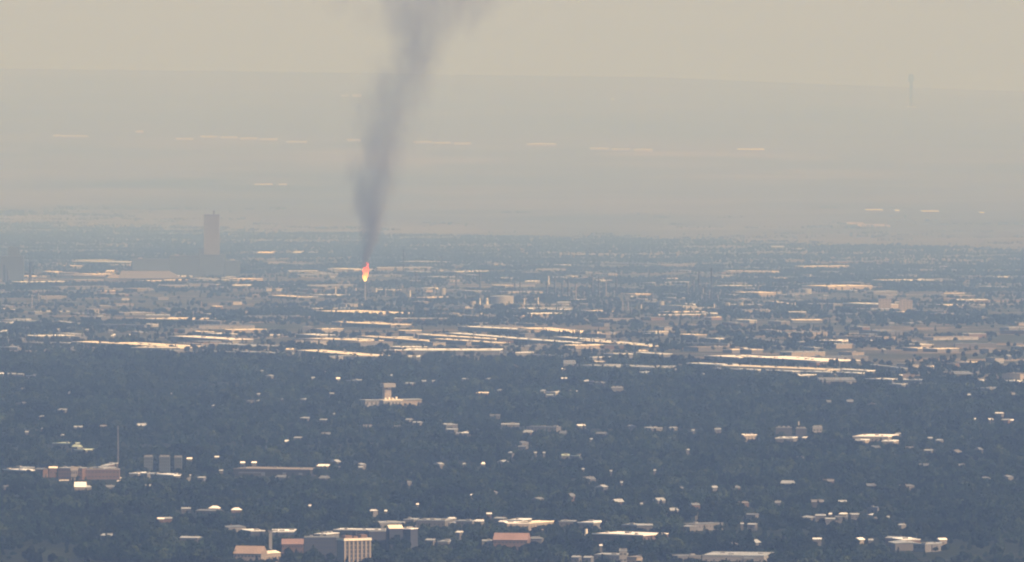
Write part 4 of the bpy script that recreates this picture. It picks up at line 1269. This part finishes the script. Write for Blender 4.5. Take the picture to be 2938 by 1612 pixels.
def tongue(mb, pts, n=14, seed=0):
    rnd = random.Random(seed)
    k = len(mb.v)
    for (x, y, z, r) in pts:
        for i in range(n):
            a = 2 * math.pi * i / n
            q = r * (1 + .26 * math.sin(a * 3 + z * .5) + rnd.uniform(-.2, .2))
            mb.v.append((x + q * math.cos(a), y + q * math.sin(a), z + rnd.uniform(-.2, .2)))
    for j in range(len(pts) - 1):
        for i in range(n):
            i2 = (i + 1) % n
            mb.f.append((k + j * n + i, k + j * n + i2, k + (j + 1) * n + i2, k + (j + 1) * n + i))
    mb.f.append(tuple(k + i for i in reversed(range(n))))
    mb.f.append(tuple(k + (len(pts) - 1) * n + i for i in range(n)))
z = .155 / 2.8691 * K                    # zoom pixel to metres
def fp(zx, zy, r, y=0): return ((zx - 868) * z, y, (985 - zy) * z, r * z)
fl = MB()
tongue(fl, [fp(868, 985, 10), fp(868, 960, 24), fp(870, 920, 38), fp(873, 880, 46), fp(882, 840, 42), fp(898, 800, 36), fp(908, 760, 32), fp(912, 725, 22), fp(910, 700, 12), fp(905, 680, 3)], seed=3)
tongue(fl, [fp(880, 850, 18, -2), fp(848, 815, 14, -3), fp(842, 795, 24, -3), fp(852, 770, 26, -3), fp(872, 745, 18, -2), fp(890, 722, 8, -1)], seed=5)
tongue(fl, [fp(905, 740, 12, 2), fp(918, 700, 9, 2), fp(926, 665, 7, 2), fp(930, 640, 1.5, 2)], n=9, seed=8)
tongue(fl, [fp(858, 775, 10, 1), fp(846, 742, 8, 1), fp(850, 715, 2, 1)], n=9, seed=9)
tongue(fl, [fp(895, 880, 18, 3), fp(918, 845, 11, 3), fp(928, 815, 2, 3)], n=9, seed=12)
tongue(fl, [fp(893, 668, 6, 0), fp(900, 645, 7, 0), fp(896, 622, 2, 0)], n=8, seed=14)
fo = fl.build('flame', 'flame', None, (FLARE.x, FLARE.y, FLARE.z + FH + .02))
for p in fo.data.polygons: p.use_smooth = True
tag(fo, 'orange flame burning on top of the flare stack under the smoke column', 'flame')

# plume: height above the ground -> centre line and half width, read in the 2575 px wide view
PL = [(672, 920, 9), (650, 921, 11), (625, 926, 17), (600, 931, 24), (550, 940, 34), (500, 947, 43), (450, 953, 52), (350, 972, 68), (250, 996, 78), (190, 1024, 76), (130, 1058, 76), (80, 1072, 108), (40, 1098, 142), (0, 1128, 182), (-60, 1165, 215), (-130, 1205, 240)]
PLW = []
for yy, xx, hw in PL:
    s = 1024 / 2575.0
    zz = CAM_Z - (yy * s - EYE_ROW) * K
    PLW.append((zz, (xx * s - 512) * K, hw * s * K))
Z0, Z1 = PLW[0][0], PLW[-1][0]
HWM = max(p[2] for p in PLW) * 1.02
def smoke_b(t, out):
    L = t.links.new
    geo = N(t, 'ShaderNodeTexCoord')
    s = N(t, 'ShaderNodeSeparateXYZ')
    L(geo.outputs['Object'], s.inputs[0])
    def m2(op, a, b=None, c=None):
        n = N(t, 'ShaderNodeMath', operation=op)
        for i, q in enumerate((a, b, c)):
            if q is None: continue
            if isinstance(q, (int, float)): n.inputs[i].default_value = q
            else: L(q, n.inputs[i])
        return n.outputs[0]
    h01 = m2('DIVIDE', m2('SUBTRACT', s.outputs[2], Z0), Z1 - Z0)
    def curve(vals):
        n = N(t, 'ShaderNodeFloatCurve')
        c = n.mapping.curves[0]
        pts = sorted(vals)
        c.points[0].location = pts[0]
        c.points[1].location = pts[-1]
        for p in pts[1:-1]:
            c.points.new(*p)
        for p in c.points: p.handle_type = 'AUTO_CLAMPED'
        n.mapping.update()
        L(h01, n.inputs['Value'])
        return n.outputs[0]
    H = lambda zz: (zz - Z0) / (Z1 - Z0)
    x_lo = min(p[1] for p in PLW)
    x_hi = max(p[1] for p in PLW)
    cx = m2('MULTIPLY_ADD', curve([(H(a), (b - x_lo) / (x_hi - x_lo)) for a, b, c in PLW]), x_hi - x_lo, x_lo)
    hw = m2('MULTIPLY', curve([(H(a), c / HWM) for a, b, c in PLW]), HWM)
    # billows push the edge about
    def noise(scale, sz, detail, dist=0.0):
        mp = N(t, 'ShaderNodeMapping')
        mp.inputs['Scale'].default_value = (1, 1, sz)
        L(geo.outputs['Object'], mp.inputs[0])
        n = N(t, 'ShaderNodeTexNoise')
        n.inputs['Scale'].default_value = scale
        n.inputs['Detail'].default_value = detail
        n.inputs['Roughness'].default_value = .55
        n.inputs['Distortion'].default_value = dist
        L(mp.outputs[0], n.inputs['Vector'])
        return n.outputs['Fac']
    big = noise(0.0075, 0.55, 3, .4)
    fine = noise(0.018, 0.38, 4, .8)
    tiny = noise(0.06, 0.5, 3, .6)
    wisp = m2('ADD', m2('ADD', m2('MULTIPLY', m2('SUBTRACT', big, .5), 2.8), m2('MULTIPLY', m2('SUBTRACT', fine, .5), 3.6)), m2('MULTIPLY', m2('SUBTRACT', tiny, .5), 1.8))
    dx = m2('DIVIDE', m2('SUBTRACT', s.outputs[0], cx), hw)
    dy = m2('DIVIDE', s.outputs[1], hw)
    r = m2('SQRT', m2('ADD', m2('MULTIPLY', dx, dx), m2('MULTIPLY', dy, dy)))
    # the left flank is the thick one
    core = m2('ADD', m2('SUBTRACT', 1.0, r), m2('MULTIPLY', wisp, 0.85))
    core = m2('ADD', core, m2('MULTIPLY', dx, -0.16))
    mr = N(t, 'ShaderNodeMapRange', interpolation_type='SMOOTHSTEP')
    mr.inputs['From Min'].default_value = -0.2
    mr.inputs['From Max'].default_value = 1.35
    L(core, mr.inputs['Value'])
    # density falls as the plume widens
    low = m2('MULTIPLY_ADD', m2('POWER', m2('SUBTRACT', 1.0, h01), 7.0), 1.6, 1.0)
    dens = m2('MULTIPLY', m2('MULTIPLY', mr.outputs[0], low), m2('DIVIDE', SMOKE_K, m2('ADD', hw, 6.0)))
    p = N(t, 'ShaderNodeVolumePrincipled')
    p.inputs['Color'].default_value = (0.285, 0.28, 0.275, 1)
    p.inputs['Anisotropy'].default_value = 0.1
    L(dens, p.inputs['Density'])
    L(p.outputs[0], out.inputs['Volume'])
SMOKE_K = 0.8
M['smoke'] = mat('smoke_volume', smoke_b)
M['smoke'].cycles.volume_step_rate = 0.08
M['smoke'].cycles.volume_sampling = 'MULTIPLE_IMPORTANCE'
sm = MB()
n = 20
for zz, cx, hw in PLW:
    for i in range(n):
        a = 2 * math.pi * i / n
        rr = hw * 1.9
        sm.v.append((cx + rr * math.cos(a), rr * math.sin(a), zz))
for j in range(len(PLW) - 1):
    for i in range(n):
        i2 = (i + 1) % n
        sm.f.append((j * n + i, j * n + i2, (j + 1) * n + i2, (j + 1) * n + i))
sm.f.append(tuple(reversed(range(n))))
sm.f.append(tuple((len(PLW) - 1) * n + i for i in range(n)))
so = sm.build('smoke', 'smoke', None, (0, FLARE.y, 0))
tag(so, 'tall grey smoke column rising from the orange flame and spreading at the top', 'smoke', kind='stuff')

# ------------------------------------------------------------------ parked cars
def car_mesh():
    m = MB()
    m.box(-2.2, 2.2, -.9, .9, .35, .95)
    m.poly([(-1.5, -.85, .95), (1.2, -.85, .95), (1.2, .85, .95), (-1.5, .85, .95), (-.9, -.7, 1.5), (.6, -.7, 1.5), (.6, .7, 1.5), (-.9, .7, 1.5)],
           [(0, 1, 5, 4), (1, 2, 6, 5), (2, 3, 7, 6), (3, 0, 4, 7), (4, 5, 6, 7)])
    for x in (-1.35, 1.35):
        for y in (-.86, .86):
            m.bar((x, y - .1, .33), (x, y + .1, .33), .33, .33, 10)
    return m
car_proto = None
for reg, x0, x1, y, k in (('D', 440, 530, 790, 4), ('D', 640, 700, 768, 3), ('D', 725, 800, 765, 4), ('D', 840, 925, 768, 4), ('D', 885, 930, 790, 2), ('F', 1570, 1640, 1270, 4), ('E', 2290, 2390, 590, 0), ('A', 20, 420, 768, 0), ('D', 2560, 2640, 640, 0)):
    for i in range(k):
        u, v = px(reg, x0 + (x1 - x0) * (i + .5) / max(k, 1) + random.uniform(-6, 6), y + random.uniform(-3, 3))
        p = at(u, v)
        if car_proto is None:
            o = car_proto = car_mesh().build('parked_car', 'wwhite')
        else:
            o = car_proto.copy(); C.objects.link(o)
        o.location = p
        o.rotation_euler = (0, 0, R(random.choice((0, 8, 90, 95))))
        clear_spot(p.x, p.y, 8, 10, 1.5)
        RECORDS.append(dict(o=o, label=None, short=None, roof='white', kind='car', u=u, v=v, w=4, cat='car', group='cars parked along the wood'))

# ------------------------------------------------------------------ labels
COL = {'dark': 'dark', 'blaze': 'bright white', 'white': 'white', 'cream': 'cream', 'pale': 'pale grey', 'grey': 'grey', 'tan': 'tan', 'salmon': 'salmon', 'peach': 'pinkish', 'mint': 'mint'}
ORD = ['', 'second ', 'third ', 'fourth ', 'fifth ', 'sixth ', 'seventh ', 'eighth ', 'ninth ', 'tenth ', 'eleventh ', 'twelfth ']
GROUP = {'warehouse': 'flat-roofed warehouses', 'shed': 'low sheds across the works quarter', 'house': 'houses among the trees', 'school': 'flat-roofed buildings among the trees', 'hall': 'halls', 'terminal': 'terminal buildings far across the plain'}
marks = [r for r in RECORDS if r['short']]
buckets = {}
for r in RECORDS:
    if r['label']: continue
    m = min(marks, key=lambda q: ((q['u'] - r['u']) ** 2 * .5 + (q['v'] - r['v']) ** 2 * 2.5))
    dx, dy = r['u'] - m['u'], r['v'] - m['v']
    if abs(dx) > 1.6 * abs(dy): way = 'right of' if dx > 0 else 'left of'
    else: way = 'behind' if dy < 0 else 'in front of'
    size = 'small' if r['w'] < 12 else ('mid-sized' if r['w'] < 35 else 'long')
    form = {'warehouse': 'warehouse roof', 'shed': 'shed', 'house': 'house roof', 'school': 'flat roof', 'hall': 'hall', 'terminal': 'terminal line', 'car': 'parked car', 'column': 'upright column', 'stack': 'thin stack', 'tank': 'round tank'}[r['kind']]
    if r['kind'] == 'car': size = 'tiny'
    buckets.setdefault((COL[r['roof']], size, form, way, m['short']), []).append((math.hypot(dx, dy), r))
for (col, size, form, way, short), rs in buckets.items():
    rs.sort(key=lambda q: q[0])
    for i, (_, r) in enumerate(rs):
        if len(rs) == 1: r['label'] = f'{size} {col} {form} {way} the {short}'
        elif i == 0: r['label'] = f'nearest {size} {col} {form} {way} the {short}'
        else: r['label'] = f'{ORD[min(i, 11)]}nearest {size} {col} {form} {way} the {short}'
for r in RECORDS:
    tag(r['o'], r['label'], r.get('cat') or CATNAME.get(r['kind'], 'building'), r.get('group') or GROUP.get(r['kind']), 'thing')

# ------------------------------------------------------------------ trees
def leaf_b(t, out):
    L = t.links.new
    oi = N(t, 'ShaderNodeObjectInfo')
    r = N(t, 'ShaderNodeValToRGB')
    e = r.color_ramp.elements
    e[0].position, e[0].color = 0.0, (0.013, 0.027, 0.016, 1)
    e[1].position, e[1].color = 1.0, (0.050, 0.070, 0.034, 1)
    q = e.new(.5); q.color = (0.023, 0.041, 0.022, 1)
    L(oi.outputs['Random'], r.inputs[0])
    tc = N(t, 'ShaderNodeTexCoord')
    nz = N(t, 'ShaderNodeTexNoise')
    nz.inputs['Scale'].default_value = .5
    nz.inputs['Detail'].default_value = 3
    L(tc.outputs['Object'], nz.inputs['Vector'])
    mr = N(t, 'ShaderNodeMapRange')
    mr.inputs['To Min'].default_value = .45
    mr.inputs['To Max'].default_value = 1.2
    L(nz.outputs['Fac'], mr.inputs['Value'])
    # stands of lighter and darker kinds of tree
    geo = N(t, 'ShaderNodeNewGeometry')
    n2 = N(t, 'ShaderNodeTexNoise')
    n2.inputs['Scale'].default_value = .009
    n2.inputs['Detail'].default_value = 5
    n2.inputs['Roughness'].default_value = .65
    L(geo.outputs['Position'], n2.inputs['Vector'])
    m3 = N(t, 'ShaderNodeMapRange')
    m3.inputs['From Min'].default_value = .36
    m3.inputs['From Max'].default_value = .64
    m3.inputs['To Min'].default_value = .08
    m3.inputs['To Max'].default_value = 1.7
    L(n2.outputs['Fac'], m3.inputs['Value'])
    mm = N(t, 'ShaderNodeMath', operation='MULTIPLY')
    L(mr.outputs[0], mm.inputs[0]); L(m3.outputs[0], mm.inputs[1])
    mr = mm
    sc = N(t, 'ShaderNodeVectorMath', operation='SCALE')
    L(r.outputs[0], sc.inputs[0]); L(mr.outputs[0], sc.inputs['Scale'])
    d = N(t, 'ShaderNodeBsdfDiffuse')
    tr = N(t, 'ShaderNodeBsdfTranslucent')
    L(sc.outputs[0], d.inputs[0]); L(sc.outputs[0], tr.inputs[0])
    mx = N(t, 'ShaderNodeMixShader')
    mx.inputs[0].default_value = .08
    L(d.outputs[0], mx.inputs[1]); L(tr.outputs[0], mx.inputs[2])
    L(mx.outputs[0], out.inputs['Surface'])
M['leaf'] = mat('foliage', leaf_b)

def crown(kind, seed):
    """leaf clumps spread through several uneven lobes; a crown of unit tree height 10 m"""
    rnd = np.random.default_rng(seed)
    lobes = []
    if kind == 'conifer':
        for i in range(7):
            f = i / 6
            lobes.append((rnd.normal(0, .25), rnd.normal(0, .25), 1.6 + f * 8.6, (1 - f) * 2.3 + .35, (1 - f) * 2.3 + .35, .9))
        cnt, size = 330, .62
    else:
        wide = rnd.uniform(2.3, 3.3)
        for i in range(9):
            a = rnd.uniform(0, 6.283)
            q = rnd.uniform(.3, 1.0) * wide
            lobes.append((q * math.cos(a), q * math.sin(a), rnd.uniform(4.2, 7.6), rnd.uniform(1.3, 2.2), rnd.uniform(1.3, 2.2), rnd.uniform(1.0, 1.7)))
        lobes.append((0, 0, 7.6, 1.9, 1.9, 1.6))
        cnt, size = 560, .66
    m = MB()
    for k in range(cnt):
        L_ = lobes[rnd.integers(len(lobes))]
        d = rnd.normal(size=3); d /= np.linalg.norm(d)
        q = rnd.uniform(.72, 1.05)
        c = Vector((L_[0] + d[0] * L_[3] * q, L_[1] + d[1] * L_[4] * q, L_[2] + d[2] * L_[5] * q))
        nrm = Vector((d + rnd.normal(0, .45, 3)).tolist()).normalized()
        a = nrm.orthogonal().normalized()
        a = Matrix.Rotation(rnd.uniform(0, 6.28), 3, nrm) @ a
        b = nrm.cross(a)
        s = size * rnd.uniform(.6, 1.4)
        v0 = len(m.v)
        for (sa, sb, sn) in ((1, 0, -.25), (0.2, .8, 0), (-1, .15, -.25), (-.1, -.85, 0)):
            m.v.append(tuple(c + a * sa * s + b * sb * s + nrm * sn * s))
        m.f.append((v0, v0 + 1, v0 + 2, v0 + 3))
    return m
def trunk():
    m = MB()
    m.bar((0, 0, -.3), (.1, 0, 3.2), .32, .24, 8)
    m.bar((.1, 0, 3.1), (.0, .2, 7.0), .24, .08, 6)
    for a in (0.4, 2.3, 4.4):
        m.bar((.1, 0, 2.9 + a * .15), (2 * math.cos(a), 2 * math.sin(a), 5.4 + a * .2), .16, .05, 5)
    return m
KINDS_ = ['leafy'] * 7 + ['conifer'] * 2
crown_mesh, trunk_mesh = [], None

# where the trees stand
def scatter(y0, y1, per, keep):
    out = []
    half = 0.0577 * 1.12
    area = half * (y1 * y1 - y0 * y0)
    n_ = int(area / per)
    yy = np.sqrt(RNG.uniform(y0 * y0, y1 * y1, n_))
    xx = RNG.uniform(-1, 1, n_) * half * yy
    ok = keep(xx, yy)
    return xx[ok], yy[ok]
def vnoise(x, y, s, seed):
    """cheap smooth value noise on numpy arrays"""
    r = np.random.default_rng(seed).random((64, 64))
    gx, gy = x / s, y / s
    ix, iy = np.floor(gx).astype(int), np.floor(gy).astype(int)
    fx, fy = gx - ix, gy - iy
    fx, fy = fx * fx * (3 - 2 * fx), fy * fy * (3 - 2 * fy)
    g_ = lambda a, b: r[a % 64, b % 64]
    return (g_(ix, iy) * (1 - fx) + g_(ix + 1, iy) * fx) * (1 - fy) + (g_(ix, iy + 1) * (1 - fx) + g_(ix + 1, iy + 1) * fx) * fy
def open_ground(xx, yy, hh):
    ok = np.ones(len(xx), bool)
    for (cx, cy, c, s, ln, dp, h) in CLEAR:
        slope = (CAM_Z - ground_z(cx, cy)) / cy
        front = np.maximum(4.0, (hh - h + 1.2) / slope)
        dx, dy = xx - cx, yy - cy
        u_ = dx * c + dy * s
        v_ = -dx * s + dy * c
        rad = 3.5 * hh / 10
        # footprint with a margin, and the strip in front along the line of sight
        ok &= ~((u_ > -rad) & (u_ < ln + rad) & (v_ > -rad) & (v_ < dp + rad))
        along = np.clip(dx, 0, max(ln * c, .1)) / max(c, .05) if c > .05 else 0
        edge = along * s
        ok &= ~((dx > -rad) & (dx < ln * c + rad) & (dy - edge < 0) & (dy - edge > -front))
    return ok
def wood_keep(x, y):
    e = 13300 + 1300 * (vnoise(x, y, 230, 5) - .5) + 500 * (vnoise(x, y, 60, 6) - .5) - 1.04 * x
    dens = np.where(y < e, 1.0, 0.0) * np.where(vnoise(x, y, 210, 3) > .2, 1, .12)
    return RNG.random(len(x)) < dens
def works_keep(x, y):
    e = 12900 - 1.04 * x
    f = 32500 - 1.9 * x
    g_ = 40500 - 2.33 * x + 5200 * (vnoise(x, y, 420, 9) - .5) + 3000 * (vnoise(x, y, 130, 10) - .5)
    clump = vnoise(x, y, 420, 21) * .6 + vnoise(x, y, 110, 22) * .4
    dens = np.where(y < e - 100, 0, np.where(y < f, np.clip((clump - .45) * 9, 0.02, 1), np.where(y < g_, np.clip((clump - .36) * 5, .03, .7), np.clip((clump - .70) * 4, 0, .35))))
    return RNG.random(len(x)) < dens
wx, wy = scatter(7200, 14400, 150, wood_keep)
wh = (6.5 + 12.0 * RNG.random(len(wx)) ** 2.0) * (.7 + .6 * vnoise(wx, wy, 90, 31))
ok = open_ground(wx, wy, wh)
wx, wy, wh = wx[ok], wy[ok], wh[ok]
bx_, by_ = scatter(12000, 50000, 700, works_keep)
bh = RNG.uniform(7.0, 14.0, len(bx_)) * (.85 + .3 * vnoise(bx_, by_, 200, 33))
ok = open_ground(bx_, by_, bh)
bx_, by_, bh = bx_[ok], by_[ok], bh[ok]

# the three hundred nearest trees in view, each a thing of its own
uu = 512 + FPX * wx / wy
topv = 281 - FPX * ((wy * ST + (wh - CAM_Z) * CT) / (wy * CT - (wh - CAM_Z) * ST))
inview = (uu > -3) & (uu < 1027) & (topv < 561)
order = np.argsort(np.where(inview, wy, 1e9))[:300]
own = set(order.tolist())
protos = {}
TREE_LABEL = {'leafy': 'broad dark green leafy tree in the nearest treetops along the bottom edge',
              'conifer': 'narrow pointed dark conifer among the nearest treetops along the bottom edge'}
for i in order:
    k = int(RNG.integers(len(KINDS_)))
    kind = KINDS_[k]
    if k not in protos:
        cm = crown(kind, 100 + k)
        c0 = cm.build('crown', 'leaf')
        t0 = trunk().build('trunk', 'bark') if trunk_mesh is None else bpy.data.objects.new('trunk', trunk_mesh)
        if trunk_mesh is None: trunk_mesh = t0.data
        else: C.objects.link(t0)
        protos[k] = (c0, t0)
        cr, tk = c0, t0
    else:
        cr, tk = protos[k][0].copy(), protos[k][1].copy()
        C.objects.link(cr); C.objects.link(tk)
    nm = 'leafy_tree' if kind == 'leafy' else 'conifer_tree'
    root = empty(nm, (float(wx[i]), float(wy[i]), 0), float(RNG.uniform(0, 6.28)))
    sc = float(wh[i]) / 10
    root.scale = (sc * float(RNG.uniform(.9, 1.15)), sc * float(RNG.uniform(.9, 1.15)), sc)
    cr.parent = root; tk.parent = root
    tag(root, TREE_LABEL[kind], 'tree', 'leafy trees along the bottom edge' if kind == 'leafy' else 'conifers along the bottom edge')
for k in range(len(KINDS_)):
    assert k in protos

def forest(name, label, x, y, h):
    me = bpy.data.meshes.new(name)
    n_ = len(x)
    me.vertices.add(n_)
    co = np.stack([x, y, np.array([ground_z(a, b) for a, b in zip(x, y)])], 1).astype(np.float32)
    me.vertices.foreach_set('co', co.ravel())
    a = me.attributes.new('size', 'FLOAT_VECTOR', 'POINT')
    sz = np.stack([h / 10 * RNG.uniform(.9, 1.2, n_), h / 10 * RNG.uniform(.9, 1.2, n_), h / 10], 1).astype(np.float32)
    a.data.foreach_set('vector', sz.ravel())
    a = me.attributes.new('turn', 'FLOAT_VECTOR', 'POINT')
    tr = np.zeros((n_, 3), np.float32); tr[:, 2] = RNG.uniform(0, 6.28, n_)
    a.data.foreach_set('vector', tr.ravel())
    a = me.attributes.new('pick', 'INT', 'POINT')
    a.data.foreach_set('value', RNG.integers(0, len(KINDS_), n_).astype(np.int32))
    o = bpy.data.objects.new(name, me)
    C.objects.link(o)
    me.materials.append(M['leaf'])
    t = bpy.data.node_groups.new(name, 'GeometryNodeTree')
    t.interface.new_socket('Geometry', in_out='INPUT', socket_type='NodeSocketGeometry')
    t.interface.new_socket('Geometry', in_out='OUTPUT', socket_type='NodeSocketGeometry')
    gi, go = t.nodes.new('NodeGroupInput'), t.nodes.new('NodeGroupOutput')
    g2i = t.nodes.new('GeometryNodeGeometryToInstance')
    for k in range(len(KINDS_)):
        oi = t.nodes.new('GeometryNodeObjectInfo')
        oi.transform_space = 'ORIGINAL'
        oi.inputs['Object'].default_value = protos[k][0]
        t.links.new(oi.outputs['Geometry'], g2i.inputs[0])
    iop = t.nodes.new('GeometryNodeInstanceOnPoints')
    iop.inputs['Pick Instance'].default_value = True
    def attr(nm, ty):
        q = t.nodes.new('GeometryNodeInputNamedAttribute')
        q.data_type = ty
        q.inputs['Name'].default_value = nm
        return q.outputs['Attribute']
    t.links.new(gi.outputs[0], iop.inputs['Points'])
    t.links.new(g2i.outputs[0], iop.inputs['Instance'])
    t.links.new(attr('pick', 'INT'), iop.inputs['Instance Index'])
    t.links.new(attr('turn', 'FLOAT_VECTOR'), iop.inputs['Rotation'])
    t.links.new(attr('size', 'FLOAT_VECTOR'), iop.inputs['Scale'])
    t.links.new(iop.outputs[0], go.inputs[0])
    md = o.modifiers.new('trees', 'NODES')
    md.node_group = t
    tag(o, label, 'trees', kind='stuff')
    return o
rest = np.array([i for i in range(len(wx)) if i not in own])
forest('woodland', 'dark green wood of city trees filling the lower half of the view', wx[rest], wy[rest], wh[rest])
forest('distant_woodland', 'hazy tree clumps and treeline between the works and the far plain', bx_, by_, bh)
print('trees', len(rest), len(bx_), 'things', len(RECORDS))

# ------------------------------------------------------------------ haze
def haze_b(t, out):
    p = N(t, 'ShaderNodeVolumePrincipled')
    p.inputs['Color'].default_value = (*HAZE_COLOR, 1)
    p.inputs['Absorption Color'].default_value = (1, 1, 1, 1)
    p.inputs['Density'].default_value = HAZE_DENSITY
    p.inputs['Anisotropy'].default_value = 0.0
    t.links.new(p.outputs[0], out.inputs['Volume'])
M['haze'] = mat('haze_air', haze_b)
hz = MB().box(-15000, 15000, -4000, 90000, -2, 1100).build('haze', 'haze')
lowest = min(v.co.z for v in gr.data.vertices)
for v in hz.data.vertices:
    if v.co.z < 0: v.co.z = lowest - 1.0
tag(hz, 'pale haze filling the air over the whole plain', 'haze', kind='stuff')
